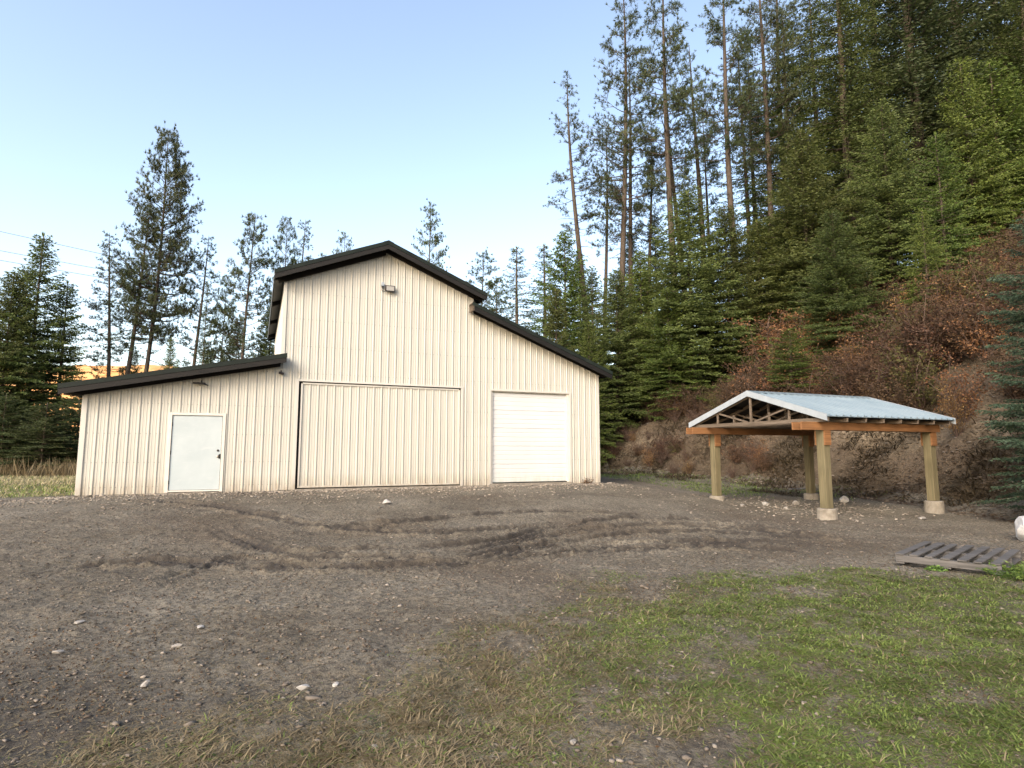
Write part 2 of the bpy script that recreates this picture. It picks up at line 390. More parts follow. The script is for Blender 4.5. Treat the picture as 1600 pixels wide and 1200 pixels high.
def axis(neg, pos, fine0, fine1, step):
    a = list(np.arange(fine0, fine1+1e-6, step)); s = step
    lo = []; p = fine0
    while p > neg: s = min(s*1.045, 40); p -= s; lo.append(p)
    hi = []; p = fine1; s = step
    while p < pos: s = min(s*1.030, 40); p += s; hi.append(p)
    return np.array(lo[::-1]+a+hi)
xs = axis(-900, 900, -7.5, 9.5, .028); ys = axis(-300, 1500, 2.0, 12.5, .030)
X, Y = np.meshgrid(xs, ys)
Z = base_h(X, Y)
near = np.hypot(X, Y) < 45
dt = toe_dist(X, Y); flat = ss(-(dt-.5)/1.)
tb = np.full(X.shape, 9.); ta = np.zeros(X.shape); mY = (Y > 2) & (Y < 22) & (np.abs(X) < 16)
tb_, ta_, tw_ = track_field(X[mY], Y[mY]); tb[mY] = tb_; ta[mY] = ta_; tw = np.zeros(X.shape); tw[mY] = tw_
ga, gg = grass_amt(X, Y)
clod = .045*fbm(X*2.1, Y*2.1, 3) + .030*np.abs(fbm(X*5.2+3, Y*5.2, 4, .6)) + .018*fbm(X*13, Y*13, 3)
Z = Z + np.where(near, clod, 0)*(.35+.65*flat)
lug = .5+.5*np.sin(ta*2*math.pi/.14 + 3*fbm(X*3, Y*3, 2))
tfade = ss(1.0+1.4*fbm(X*.55+31, Y*.55, 2))*tw
td = np.abs(tb-.10); rut = -.080*np.exp(-(td/.065)**2) + .060*np.exp(-((tb-.24)/.07)**2)*(.5+1.2*np.abs(fbm(X*5, Y*5, 2))) + .018*lug*np.exp(-(tb/.17)**4)
rut = rut + .05*np.abs(fbm(X*7, Y*7, 3))*np.exp(-(tb/.34)**4)
Z = Z + rut*tfade
Uc = (X-P0[0])*G2[0]+(Y-P0[1])*G2[1]; Wc = (X-P0[0])*N2[0]+(Y-P0[1])*N2[1]
Z = np.where((Uc > -2.75) & (Uc < 12.7) & (Wc > -.1) & (Wc < 10), np.minimum(Z, -.13), Z)
moist_and_shade = np.clip((1.6*np.exp(-(td/.11)**2)+.25*np.exp(-(tb/.28)**2))*ss(.75+1.1*fbm(X*7, Y*7, 2))*tfade*ss(.75+1.2*fbm(X*1.3, Y*1.3, 2)) + ss(.1+1.5*fbm(X*.35+50, Y*.35, 3))*.35 + .75*ss((-.8-X)/2.0)*ss((5.2-Y)/2.2), 0, 1)  # final term paints shade of the lower-left corner into the soil colour
grav = np.clip(ss((Wc+3.6)/3.0)*ss((13.2-Uc)/1.5)*(.55+.9*fbm(X*.7, Y*.7, 3)) + .8*np.exp(-((Wc+6.6)/2.1)**4)*np.exp(-((Uc-15.3)/2.4)**4)*ss(.5+1.4*fbm(X*1.2, Y*1.2, 2)), 0, 1)
lf = left_field(X, Y)
grassm = np.clip(ga*.9 + lf + ss((Y-26)/6)*(dt < 0), 0, 1)
grav *= (1-lf)
hgt = Z+.5
scarp = np.exp(-((hgt-2.6-.6*fbm(X*.5, Y*.5, 2))/.6)**2)*ss((X-11)/2)*ss(.6+1.3*fbm(X*.6+8, Y*.6, 2)) + .55*np.exp(-((hgt-1.9)/.7)**2)*ss((Y-22)/4)*ss((9.5-X)/3)
ny, nx = X.shape
idx = np.arange(nx*ny).reshape(ny, nx)
F = np.stack([idx[:-1, :-1], idx[:-1, 1:], idx[1:, 1:], idx[1:, :-1]], -1).reshape(-1, 4)
V = np.stack([X, Y, Z], -1).reshape(-1, 3)
fd = dt[:-1, :-1].ravel() > .35
def sub(Fm, name, mat, mask):
    used = np.unique(Fm); rm = np.zeros(len(V), np.int64); rm[used] = np.arange(len(used))
    o = link(name, np_mesh(name, V[used], rm[Fm], mat, {'mask': mask.reshape(-1, 3)[used]}, True)); tag(o, kind='structure'); return o
sub(F[~fd], 'ground', M['ground'], np.stack([grassm, grav, moist_and_shade], -1))
sub(F[fd], 'hillside', M['hill'], np.stack([scarp, scarp*0, scarp*0], -1))
def surf(x, y):
    """height on the detailed sheet"""
    x = np.atleast_1d(np.asarray(x, float)); y = np.atleast_1d(np.asarray(y, float))
    i = np.clip(np.searchsorted(xs, x)-1, 0, nx-2); j = np.clip(np.searchsorted(ys, y)-1, 0, ny-2)
    fx = (x-xs[i])/(xs[i+1]-xs[i]); fy = (y-ys[j])/(ys[j+1]-ys[j])
    return (Z[j, i]*(1-fx)+Z[j, i+1]*fx)*(1-fy) + (Z[j+1, i]*(1-fx)+Z[j+1, i+1]*fx)*fy
def sz(x, y): return float(surf(x, y)[0])

# far ridge on the left: low sunlight painted into its autumn colour
def far_ridge():
    xa = np.linspace(-420, -20, 160); ya = np.linspace(0, 1, 30)
    XX, TT = np.meshgrid(xa, ya); YY = 235+TT*150
    top = 43 + 4*np.sin(XX*.021) + 5*fbm(XX*.02, XX*.013, 3); top = top*ss((-118-XX)/60)
    ZZ = -1 + top*np.sin(TT*math.pi)**.8 + 1.6*fbm(XX*.12, YY*.12, 4)*np.sin(TT*math.pi)
    n = XX.shape; ii = np.arange(XX.size).reshape(n)
    Fq = np.stack([ii[:-1, :-1], ii[:-1, 1:], ii[1:, 1:], ii[1:, :-1]], -1).reshape(-1, 4)
    t = NT('larch_ridge_sunset_tint'); f = t.noise(.12, det=5, rough=.7); g = t.noise(.35, det=4)
    c = t.mix(t.ramp(f, .35, .65), (.55, .26, .09), (.68, .41, .18)); c = t.mix(t.ramp(g, .55, .7, 0, .5), c, (.30, .13, .05))
    o = link('hills', np_mesh('hills', np.stack([XX, YY, ZZ], -1).reshape(-1, 3), Fq, t.bsdf(c, .9, 0, .1), None, True)); tag(o, kind='structure')
far_ridge()
# ================================================================== the barn
barn = thing('metal_barn', 'large cream metal barn with dark green roofs, lean-tos on both sides and three doors', 'barn', (P0[0], P0[1], 0), BARN_RZ)
PIT = .2315; RH = .021
def prof(u, ph=0.):
    q = (u-ph) % PIT; d = min(q, PIT-q)
    if d < .013: return RH
    if d < .032: return RH*(.032-d)/.019
    for m in (PIT/3, 2*PIT/3):
        e = abs(q-m)
        if e < .006: return .005
        if e < .014: return .005*(.014-e)/.008
    return 0.
def breaks(a, b, ph, extra=()):
    s = {a, b} | {e for e in extra if a < e < b}
    k0 = int(math.floor((a-ph)/PIT))-1
    for k in range(k0, int((b-ph)/PIT)+2):
        for o in (-.032, -.013, .013, .032, PIT/3-.014, PIT/3-.006, PIT/3+.006, PIT/3+.014, 2*PIT/3-.014, 2*PIT/3-.006, 2*PIT/3+.006, 2*PIT/3+.014):
            p = ph+k*PIT+o
            if a < p < b: s.add(p)
    s = sorted(s); r = [s[0]]
    for p in s[1:]:
        if p-r[-1] > 1e-4: r.append(p)
    return r
def siding(mb, a, b, top, bot, P, openings=(), ph=0., extra=()):
    """P(s, outward offset, z) -> point"""
    br = breaks(a, b, ph, list(extra)+[o[0] for o in openings]+[o[1] for o in openings])
    for s0, s1 in zip(br[:-1], br[1:]):
        m = (s0+s1)/2; e = 1e-5
        T0, T1 = top(s0+e), top(s1-e); B = bot(m)
        segs = [(B, None)]
        for (oa, ob, za, zb) in openings:
            if oa < m < ob:
                ns = []
                for lo, hi in segs:
                    ns.append((lo, za)) if za > lo+.001 else None
                    ns.append((zb, hi))
                segs = ns
        w0, w1 = prof(s0, ph), prof(s1, ph)
        for lo, hi in segs:
            h0, h1 = (T0, T1) if hi is None else (hi, hi)
            if h0 <= lo: continue
            mb.add([P(s0, w0, lo), P(s1, w1, lo), P(s1, w1, h1), P(s0, w0, h0)], [(0, 1, 2, 3)])
UL, UR = -2.62, 12.57; TL, TR_ = 2.05, 7.82; UC = 4.94; D = 10.
def z_left(u): return 2.66 + .2115*(u+3.05)
def z_mid(u): return 7.44 - .405*abs(u-UC)
def z_right(u): return 5.80 - .384*(u-7.69)
def roofline(u): return (z_left(u) if u < TL else z_mid(u) if u < TR_ else z_right(u)) - .06
op = [(-.69, .66, -.05, 2.08), (2.53, 7.46, -.05, 3.06), (8.50, 11.41, -.05, 3.02)]
mb = MB()
siding(mb, UL, TL, lambda u: z_left(u)-.06, lambda u: -.06, lambda s, o, z: (s, -o, z), op, extra=())
siding(mb, TL, TR_, lambda u: z_mid(u)-.06, lambda u: -.05, lambda s, o, z: (s, -o, z), op, extra=(UC,))
siding(mb, TR_, UR, lambda u: z_right(u)-.06, lambda u: -.05, lambda s, o, z: (s, -o, z), op)
mb.build('front_wall', M['cream'], barn)
mb = MB()
siding(mb, UL, UR, lambda u: (z_left(u) if u < TL else z_mid(u) if u < TR_ else z_right(u))-.06, lambda u: -.06, lambda s, o, z: (s, D+o, z), extra=(UC, TL, TR_))
mb.build('back_wall', M['cream'], barn)
for nm, u, sg, bt, tp in (('side_wall', UL, -1, -.06, z_left(UL)-.05), ('side_wall', UR, 1, -.06, z_right(UR)-.05), ('side_wall', TL, -1, z_left(TL)-.1, z_mid(TL)-.05), ('side_wall', TR_, 1, z_right(TR_)-.1, z_mid(TR_)-.05)):
    mb = MB(); siding(mb, .0, D, lambda s: tp, lambda s: bt, lambda s, o, z, u=u, sg=sg: (u+sg*o, s, z), ph=.06)
    mb.build(nm, M['cream'], barn)
# corner trims and jambs
def vtrim(name, u0, u1, z0, z1, ret=0, parent=barn, mat='cream_trim'):
    m = MB(); m.box(u0, u1, -.034, -.029, z0, z1); 
    if ret: m.box(min(u0, u1) if ret < 0 else max(u0, u1)-.0, (min(u0, u1)-.005) if ret < 0 else max(u0, u1)+.005, -.034, .09, z0, z1)
    return m.build(name, M[mat], parent)
vtrim('corner_trim', UL-.034, UL+.075, -.06, z_left(UL)-.2, -1)
vtrim('corner_trim', UR-.06, UR+.034, -.05, z_right(UR)-.2, 1)
vtrim('corner_trim', TL-.034, TL+.055, z_left(TL)+.05, z_mid(TL)-.2, -1)
vtrim('corner_trim', TR_-.055, TR_+.034, z_right(TR_)+.02, z_mid(TR_)-.2, 1)
m = MB()
for zz in [.12, .75, 1.5, 2.3, 3.3, 4.1, 4.9, 5.7, 6.5, 7.1]:
    k = 0
    while UL+.06+k*PIT < UR-.05:
        for o in (.05, -.05):
            u = k*PIT+math.floor(UL/PIT)*PIT+PIT+o
            if UL+.1 < u < UR-.1 and zz < roofline(u)-.25 and not any(a-.1 < u < b+.1 and zz < d_+.06 for a, b, c_, d_ in op): m.box(u-.006, u+.006, -.011, .0, zz-.006, zz+.006)
        k += 1
tag(m.build('screws', M['bronze'], barn), kind='stuff')
# concrete foundation
fo = MB(); pts = []
fo.box(UL+.01, -.72, .0, .16, -.45, -.062); fo.box(-.72, .68, -.03, .16, -.45, -.052); fo.box(.68, 2.5, .0, .16, -.45, -.062)
fo.box(2.5, 7.5, -.03, .3, -.45, -.035); fo.box(7.5, 8.45, 0, .16, -.45, -.052); fo.box(8.45, 11.5, -.07, .3, -.45, -.006); fo.box(11.5, UR-.01, 0, .16, -.45, -.052)
fo.box(UL+.01, UL+.16, .16, D, -.45, -.062); fo.box(UR-.16, UR-.01, .16, D, -.45, -.062); fo.box(UL+.16, UR-.16, D-.16, D-.01, -.45, -.062)
fo.build('foundation', M['concrete'], barn)
fl = MB(); fl.box(UL+.2, UR-.2, .4, D-.2, -.2, -.04); fl.build('floor_slab', M['dark'], barn)
# roofs
def roof(name, ua, za, ub, zb, ya=-.45, yb=D+.35, th=.03):
    d = Vector((ub-ua, 0, zb-za)); L = d.length; d.normalize(); nrm = Vector((-d.z, 0, d.x))
    if nrm.z < 0: nrm = -nrm
    m = MB(); A = Vector((ua, 0, za)); B = Vector((ub, 0, zb))
    def q(p, y, h): r = p + nrm*h; return (r.x, y, r.z)
    m.add([q(A, ya, 0), q(B, ya, 0), q(B, yb, 0), q(A, yb, 0), q(A, ya, -th), q(B, ya, -th), q(B, yb, -th), q(A, yb, -th)], [(0, 1, 2, 3), (7, 6, 5, 4), (0, 4, 5, 1), (1, 5, 6, 2), (2, 6, 7, 3), (3, 7, 4, 0)])
    y = ya+.10
    while y < yb-.05:
        e = -.002
        m.add([q(A, y-.032, e), q(A, y-.012, .026), q(A, y+.012, .026), q(A, y+.032, e), q(B, y-.032, e), q(B, y-.012, .026), q(B, y+.012, .026), q(B, y+.032, e)],
              [(0, 1, 5, 4), (1, 2, 6, 5), (2, 3, 7, 6), (0, 3, 2, 1), (4, 5, 6, 7)])
        y += PIT
    return m.build(name, M['roof'], barn)
def slopebox(m, ua, za, ub, zb, y0, y1, top, bot, taper=0.):
    m.add([(ua, y0, za+bot+taper), (ub, y0, zb+bot), (ub, y1, zb+bot), (ua, y1, za+bot+taper), (ua, y0, za+top), (ub, y0, zb+top), (ub, y1, zb+top), (ua, y1, za+top)],
          [(3, 2, 1, 0), (4, 5, 6, 7), (0, 1, 5, 4), (1, 2, 6, 5), (2, 3, 7, 6), (3, 0, 4, 7)])
runs = [('L', -3.07, z_left(-3.07), 2.15, z_left(2.15)), ('ML', 1.74, z_mid(1.74), UC, z_mid(UC)), ('MR', UC, z_mid(UC), 8.17, z_mid(8.17)), ('R', 7.70, z_right(7.70), 12.90, z_right(12.90))]
for k, ua, za, ub, zb in runs:
    bua, bub = ua, ub
    if k == 'L': # behind the front overhang the lean-to roof stops at the tall wall
        roof('roof', ua, za, TL-.02, z_left(TL-.02)); 
        m = MB(); slopebox(m, TL-.02, z_left(TL-.02), ub, zb, -.45, -.06, 0, -.03); m.build('roof_end', M['roof'], barn)
    elif k == 'R':
        roof('roof', TR_+.02, z_right(TR_+.02), ub, zb)
        m = MB(); slopebox(m, ua, za, TR_+.02, z_right(TR_+.02), -.45, -.06, 0, -.03); m.build('roof_end', M['roof'], barn)
    else: roof('roof', ua, za, ub, zb)
    sx = 0.012 if k != 'MR' else 0
    m = MB(); slopebox(m, ua-(.012 if k != 'MR' else 0), za, ub+(.012 if k != 'ML' else 0), zb, -.478, -.452, .035, -.085); m.build('rake_trim', M['roof'], barn)
    m = MB(); slopebox(m, ua, za, ub, zb, -.466, -.43, -.087, -.225 if k != 'R' else -.24); m.build('fascia', M['fascia'], barn)
    m = MB(); slopebox(m, ua, za, ub, zb, D+.33, D+.37, .035, -.2); m.build('rake_trim', M['roof'], barn)
    # frieze board against the wall and soffit between
    fa, fb = max(ua, {'L': UL-.25, 'ML': TL-.2, 'MR': UC, 'R': TR_+.02}[k]), min(ub, {'L': TL-.04, 'ML': UC, 'MR': TR_+.03, 'R': UR+.25}[k])
    zf = {'L': z_left, 'ML': z_mid, 'MR': z_mid, 'R': z_right}[k]; dr = {'L': -.28, 'ML': -.31, 'MR': -.22, 'R': -.19}[k]
    m = MB(); slopebox(m, fa, zf(fa), fb, zf(fb), -.085, -.040, -.032, dr); m.build('frieze_board', M['fascia'], barn)
    m = MB(); slopebox(m, ua, za, ub, zb, -.429, -.087 if k in ('ML', 'MR') else -.087, -.032, -.06); m.build('soffit', M['fascia'], barn)
m = MB(); slopebox(m, UC-.16, z_mid(UC-.16), UC, z_mid(UC), -.48, D+.36, .045, .03); slopebox(m, UC, z_mid(UC), UC+.16, z_mid(UC+.16), -.48, D+.36, .045, .03); m.build('ridge_cap', M['roof'], barn)
# eave edges (fascia along the sides), with rafter tails under the tall left eave
for (u, zt, sg) in ((1.74, z_mid(1.74), -1), (8.17, z_mid(8.17), 1), (-3.07, z_left(-3.07), -1), (12.90, z_right(12.90), 1)):
    m = MB(); m.box(min(u, u+sg*.02), max(u, u+sg*.02), -.44, D+.34, zt-.13, zt+.012); m.build('eave_trim', M['galv_trim'] if u == 1.74 else M['roof'], barn)
for side, u0, u1 in ((z_mid, 1.76, TL-.03), (z_mid, TR_+.03, 8.15)):
    m = MB(); slopebox(m, u0, side(u0), u1, side(u1), -.08, D, -.033, -.05); m.build('soffit', M['soffit'], barn)
    for y in (-.06, 3.3, 6.5, 9.6):
        m = MB(); slopebox(m, u0, side(u0), u1, side(u1), y, y+.14, -.052, -.20); m.build('rafter_tail', M['fascia'], barn)
m = MB(); m.box(-3.05, UL-.01, -.06, .0, z_left(UL)-.30, z_left(-3.05)-.05); m.build('rafter_tail', M['fascia'], barn)
m = MB(); m.box(7.70, 7.735, -.47, -.06, z_right(7.7)-.25, z_right(7.7)+.03); m.build('gable_return', M['truss'], barn)
# small walk door
dr = MB(); dr.box(-.615, .585, -.012, .03, .015, 1.995); door = dr.build('walk_door', M['steel_door'], barn, bevel=.003)
fr = MB(); fr.box(-.70, -.625, -.045, .06, -.05, 2.075); fr.box(.595, .67, -.045, .06, -.05, 2.075); fr.box(-.625, .595, -.045, .06, 2.005, 2.075); fr.box(-.625, .595, -.04, .06, -.035, .006)
fr.build('door_frame', M['frame'], barn, bevel=.004)
dj = MB(); dj.box(-.69, .66, .06, .075, -.05, 2.08); dj.build('door_backing', M['dark'], barn)
for z in (.22, 1.0, 1.76):
    h = MB(); h.tube([(-.619, -.022, z-.05), (-.619, -.022, z+.05)], .010, 8); h.build('hinge', M['bronze'], door)
def lathe(m, cx, cz, prof_, n=16, y0=0):
    b = len(m.v); k = len(prof_)
    for (r, y) in prof_:
        for i in range(n): a = 2*math.pi*i/n; m.v.append((cx+r*math.cos(a), y0+y, cz+r*math.sin(a)))
    for j in range(k-1):
        for i in range(n): m.f.append((b+j*n+i, b+j*n+(i+1) % n, b+(j+1)*n+(i+1) % n, b+(j+1)*n+i))
    m.f.append(tuple(b+(k-1)*n+i for i in range(n)))
kn = MB(); lathe(kn, .515, .90, [(.036, -.012), (.034, -.020), (.014, -.024), (.013, -.045), (.026, -.052), (.031, -.066), (.024, -.078), (.002, -.081)]); kn.build('door_knob', M['brass'], door, True)
kn = MB(); kn.box(.535, .580, -.030, -.013, .84, .96); kn.build('latch_guard', M['bronze'], door)
db = MB(); lathe(db, .51, 1.06, [(.030, -.012), (.029, -.026), (.020, -.031), (.002, -.032)]); db.build('deadbolt', M['bronze'], door, True)
# big sliding doors
for (a, b) in ((2.595, 4.968), (4.972, 7.44)):
    leafm = MB(); siding(leafm, a+(.045 if a < 3 else .002), b-(.045 if b > 5 else .002), lambda u: 3.0, lambda u: .045, lambda s, o, z: (s, .045-o, z), ph=.07)
    lf_ = leafm.build('sliding_door', M['cream'], barn)
    t = MB(); t.box(a, a+.045, .005, .07, .0, 3.0) if a < 3 else t.box(a, a+.01, .05, .07, .0, 3.0)
    t.box(b-.045, b, .005, .07, .0, 3.0) if b > 5 else t.box(b-.01, b, .05, .07, .0, 3.0)
    A2, B2 = a+(.045 if a < 3 else 0), b-(.045 if b > 5 else 0); t.box(A2, B2, .008, .048, 2.985, 3.03); t.box(A2, B2, .008, .048, 0., .05)
    t.build('door_edge_trim', M['cream_trim'], lf_)
m = MB(); m.box(2.44, 2.527, -.036, .02, -.05, 3.115); m.build('door_jamb', M['cream_trim'], barn)
m = MB(); m.box(7.463, 7.54, -.036, .02, -.05, 3.115); m.build('door_jamb', M['cream_trim'], barn)
m = MB(); m.box(2.53, 7.46, -.036, .02, 3.062, 3.115); m.build('door_header', M['cream_trim'], barn)
m = MB(); m.box(2.5, 7.5, .10, .12, -.03, 3.08); m.build('door_backing', M['dark'], barn)
m = MB(); m.box(2.56, 7.44, .03, .10, 3.035, 3.055); m.build('door_track', M['dark'], barn)
# roll-up garage door: four sections, each pressed with ribs
gd = MB(); z = .02; H = 2.985; nsec = 5; sh = (H-.02)/nsec
pf = []
for k in range(nsec):
    b0 = .02+k*sh
    for j in range(4):
        q0 = b0 + j*sh/4
        pf += [(q0+.004, .085), (q0+.014, .075), (q0+sh/4-.014, .075), (q0+sh/4-.004, .085)]
    pf[-1] = (b0+sh-.004, .094); pf[-4*4] = (b0+.002, .094)
vs = []
for (zz, yy) in pf: vs += [(8.58, yy, zz), (11.33, yy, zz)]
gd.add(vs, [(2*i, 2*i+1, 2*i+3, 2*i+2) for i in range(len(pf)-1)])
gdo = gd.build('garage_door', M['white_door'], barn)
m = MB(); m.box(8.56, 11.35, .06, .10, -.004, .022); m.build('bottom_seal', M['black'], gdo)
m = MB(); m.box(8.43, 8.50, -.036, .02, -.05, 3.085); m.build('door_jamb', M['cream_trim'], barn)
m = MB(); m.box(11.41, 11.48, -.036, .02, -.05, 3.085); m.build('door_jamb', M['cream_trim'], barn)
m = MB(); m.box(8.50, 11.41, -.036, .02, 3.022, 3.085); m.build('door_header', M['cream_trim'], barn)
m = MB(); m.box(8.503, 8.575, .02, .11, -.003, 3.02); m.build('inner_jamb', M['frame'], barn)
m = MB(); m.box(11.335, 11.407, .02, .11, -.003, 3.02); m.build('inner_jamb', M['frame'], barn)
m = MB(); m.box(8.575, 11.335, .02, .11, 2.99, 3.02); m.build('inner_jamb', M['frame'], barn)
m = MB(); m.box(8.45, 11.45, .12, .14, -.03, 3.05); m.build('door_backing', M['dark'], barn)
# gable floodlight with its dusk sensor and cable
fl_ = MB(); fl_.box(4.93, 5.24, -.14, -.07, 5.97, 6.16); flo = fl_.build('floodlight', M['bronze'], barn, bevel=.008)
m = MB(); m.box(4.965, 5.205, -.146, -.139, 5.995, 6.135); m.build('lens', M['glass_lens'], flo)
m = MB(); m.tube([(5.05, -.03, 6.1), (5.05, -.08, 6.08)], .02, 8); m.build('bracket', M['black'], flo)
m = MB(); m.box(4.81, 4.90, -.12, -.03, 6.13, 6.25); se = m.build('sensor_box', M['galv_trim'], barn, bevel=.008)
m = MB(); m.box(4.825, 4.885, -.11, -.05, 6.09, 6.128); m.build('sensor_eye', M['black'], se)
m = MB(); m.tube([(4.84, -.06, 6.10), (4.83, -.06, 6.02), (4.87, -.06, 5.96), (4.93, -.08, 5.97)], .008, 6); m.build('cable', M['black'], se)
# lamp over the walk door: flat plate with a drooping hood
m = MB(); m.box(-.19, .12, -.11, -.034, 2.86, 2.90); la = m.build('wall_lamp', M['bronze'], barn, bevel=.01)
m = MB(); m.tube([(-.19, -.13, 2.865), (-.06, -.17, 2.875), (.08, -.17, 2.86), (.19, -.12, 2.82)], [.012, .026, .026, .012], 8); m.build('hood', M['black'], la)
m = MB(); m.tube([(.02, -.03, 2.90), (.02, -.03, 2.97)], .016, 6); m.build('cable', M['black'], la)
# small camera under the end of the left roof
m = MB(); m.tube([(2.03, -.10, 3.34), (2.03, -.10, 3.26)], .022, 8); ca = m.build('security_camera', M['black'], barn)
m = MB(); m.tube([(1.97, -.13, 3.27), (2.10, -.10, 3.24)], .038, 8); m.build('camera_body', M['bronze'], ca)

# ================================================================== the timber carport
PF = Vector((7.14, 13.73, 0))
def pv(g, n): return Vector((PF.x+G2[0]*g+N2[0]*n, PF.y+G2[1]*g+N2[1]*n, 0))
pav = thing('open_carport', 'small open carport on four timber posts with a pale ribbed metal gable roof', 'carport', (PF.x, PF.y, 0), BARN_RZ)
BZ0, BZ1 = 1.52, 1.70
posts = [(0, 0), (3.82, .03), (.12, 3.66), (3.74, 3.60)]
def cyl(m, cx, cy, z0, z1, r0, r1, n=20):
    b = len(m.v); rings = [(z0, r0), (z1-.02, r1), (z1, r1-.02)]
    for (z, r) in rings:
        for i in range(n):
            a = 2*math.pi*i/n; q = r*(1+.02*math.sin(3*a+z*9)); m.v.append((cx+q*math.cos(a), cy+q*math.sin(a), z))
    for j in range(2):
        for i in range(n): m.f.append((b+j*n+i, b+j*n+(i+1) % n, b+(j+1)*n+(i+1) % n, b+(j+1)*n+i))
    m.f.append(tuple(b+2*n+i for i in range(n)))
FOOT = [-.245, -.20, -.215, -.24]
for (g, n), fz in zip(posts, FOOT):
    m = MB(); m.box(g-.098, g+.098, n-.098, n+.098, fz, BZ1 if True else 0); po = m.build('post', M['post'], pav, bevel=.008)
    m = MB(); cyl(m, g, n, -.75, fz+.0, .225, .21); m.build('concrete_footing', M['concrete'], po)
    m = MB(); m.box(g-.096, g+.096, n-.139, n-.100, BZ0-.34, BZ0-.003); m.box(g-.096, g+.096, n+.100, n+.139, BZ0-.34, BZ0-.003); m.build('beam_block', M['cedar'], po)
for n in (.0, 3.63):
    for dn in (-.12, .12):
        m = MB(); m.box(-.80, 4.02, n+dn-.02, n+dn+.02, BZ0, BZ1); m.build('beam', M['cedar'], pav, bevel=.003)
# the right ends: blocks of new timber nailed across the beams at the back
RN0, RN1, RG0, RG1 = -.45, 4.12, -.38, 4.12; RNC = (RN0+RN1)/2; RPK = 2.55; SL = (RPK-1.82)/(RNC-RN0)
def rz_(n): return RPK - SL*abs(n-RNC)
def truss(g):
    mm = MB(); wv = .04
    def pl(a, b, h=.06):
        A = Vector((g, a[0], a[1])); B = Vector((g, b[0], b[1])); mm.bar(A, B, wv, h, (0, 0, 1) if abs((B-A).normalized().z) < .9 else (0, 1, 0))
    zb = BZ1+.045; pl((RN0+.03, zb), (RN1-.03, zb), .09)
    pl((RN0+.03, rz_(RN0)-.075), (RNC, RPK-.085), .08); pl((RN1-.03, rz_(RN1)-.075), (RNC, RPK-.085), .08)
    wv = .038
    pl((RNC, zb+.03), (RNC, RPK-.12), .055)
    for s in (-1, 1):
        pl((RNC+s*.12, zb+.04), (RNC+s*1.15, rz_(RNC+1.15)-.12), .042)
        pl((RNC+s*1.2, zb+.03), (RNC+s*1.2, rz_(RNC+1.2)-.12), .045)
        pl((RNC+s*.6, zb+.03), (RNC+s*.6, zb+.25), .035)
    return mm.build('truss', M['truss'], pav)
for k in range(8): truss(-.30+k*.61)
# purlins, black underlay and the ribbed sheets
for s in (-1, 1):
    for q in (.25, .9, 1.55, 2.15):
        n = RNC+s*q; m = MB(); m.box(RG0+.03, RG1-.03, n-.04, n+.04, rz_(n)-.085, rz_(n)-.034-abs(.04*SL)); m.build('purlin', M['fascia'], pav)
def psheet(n0, n1, nm):
    m = MB(); g = RG0; pr = []
    pitch = .23
    while g < RG1-.01:
        for o, h in ((0, 0), (.04, 0), (.055, .034), (.085, .034), (.10, 0)):
            if g+o <= RG1: pr.append((g+o, h))
        g += pitch
    pr.append((RG1, 0))
    z0, z1 = rz_(n0), rz_(n1); ln = (1+SL*SL)**.5
    vs = []
    for (a, h) in pr: vs += [(a, n0, z0+h*ln), (a, n1, z1+h*ln)]
    k = len(pr)
    for (a, h) in pr: vs += [(a, n0, z0-.012), (a, n1, z1-.012)]
    fs = [(2*i, 2*i+2, 2*i+3, 2*i+1) for i in range(k-1)] + [(2*k+2*i, 2*k+2*i+1, 2*k+2*i+3, 2*k+2*i+2) for i in range(k-1)]
    fs += [(2*i, 2*k+2*i, 2*k+2*i+2, 2*i+2) for i in range(k-1)]
    m.add(vs, fs); return m.build(nm, M['galv'], pav)
for s in (-1, 1):
    n0, n1 = (RN0+.02, RNC) if s < 0 else (RNC, RN1-.02)
    m = MB(); m.add([(RG0+.02, n0, rz_(n0)-.018), (RG1-.02, n0, rz_(n0)-.018), (RG1-.02, n1, rz_(n1)-.018), (RG0+.02, n1, rz_(n1)-.018), (RG0+.02, n0, rz_(n0)-.030), (RG1-.02, n0, rz_(n0)-.030), (RG1-.02, n1, rz_(n1)-.030), (RG0+.02, n1, rz_(n1)-.030)],
        [(0, 1, 2, 3), (7, 6, 5, 4), (0, 4, 5, 1), (1, 5, 6, 2), (2, 6, 7, 3), (3, 7, 4, 0)]); m.build('roof_underlay', M['dark'], pav)
psheet(RN0, RNC, 'roof_sheet'); psheet(RN1, RNC, 'roof_sheet')
m = MB()
for s in (-1, 1): m.add([(RG0, RNC, RPK+.045), (RG1, RNC, RPK+.045), (RG1, RNC+s*.16, rz_(RNC+.16)+.028), (RG0, RNC+s*.16, rz_(RNC+.16)+.028)], [(0, 1, 2, 3)])
m.build('ridge_cap', M['galv'], pav)
for g0, g1 in ((RG0-.022, RG0-.002), (RG1+.002, RG1+.022)):
    for n0, n1 in ((RN0-.01, RNC), (RNC, RN1+.01)):
        m = MB(); m.add([(g0, n0, rz_(n0)-.105), (g1, n0, rz_(n0)-.105), (g1, n1, rz_(n1)-.105), (g0, n1, rz_(n1)-.105), (g0, n0, rz_(n0)+.045), (g1, n0, rz_(n0)+.045), (g1, n1, rz_(n1)+.045), (g0, n1, rz_(n1)+.045)],
            [(0, 3, 2, 1), (4, 5, 6, 7), (0, 1, 5, 4), (1, 2, 6, 5), (2, 3, 7, 6), (3, 0, 4, 7)]); m.build('gable_trim', M['galv_trim'], pav)
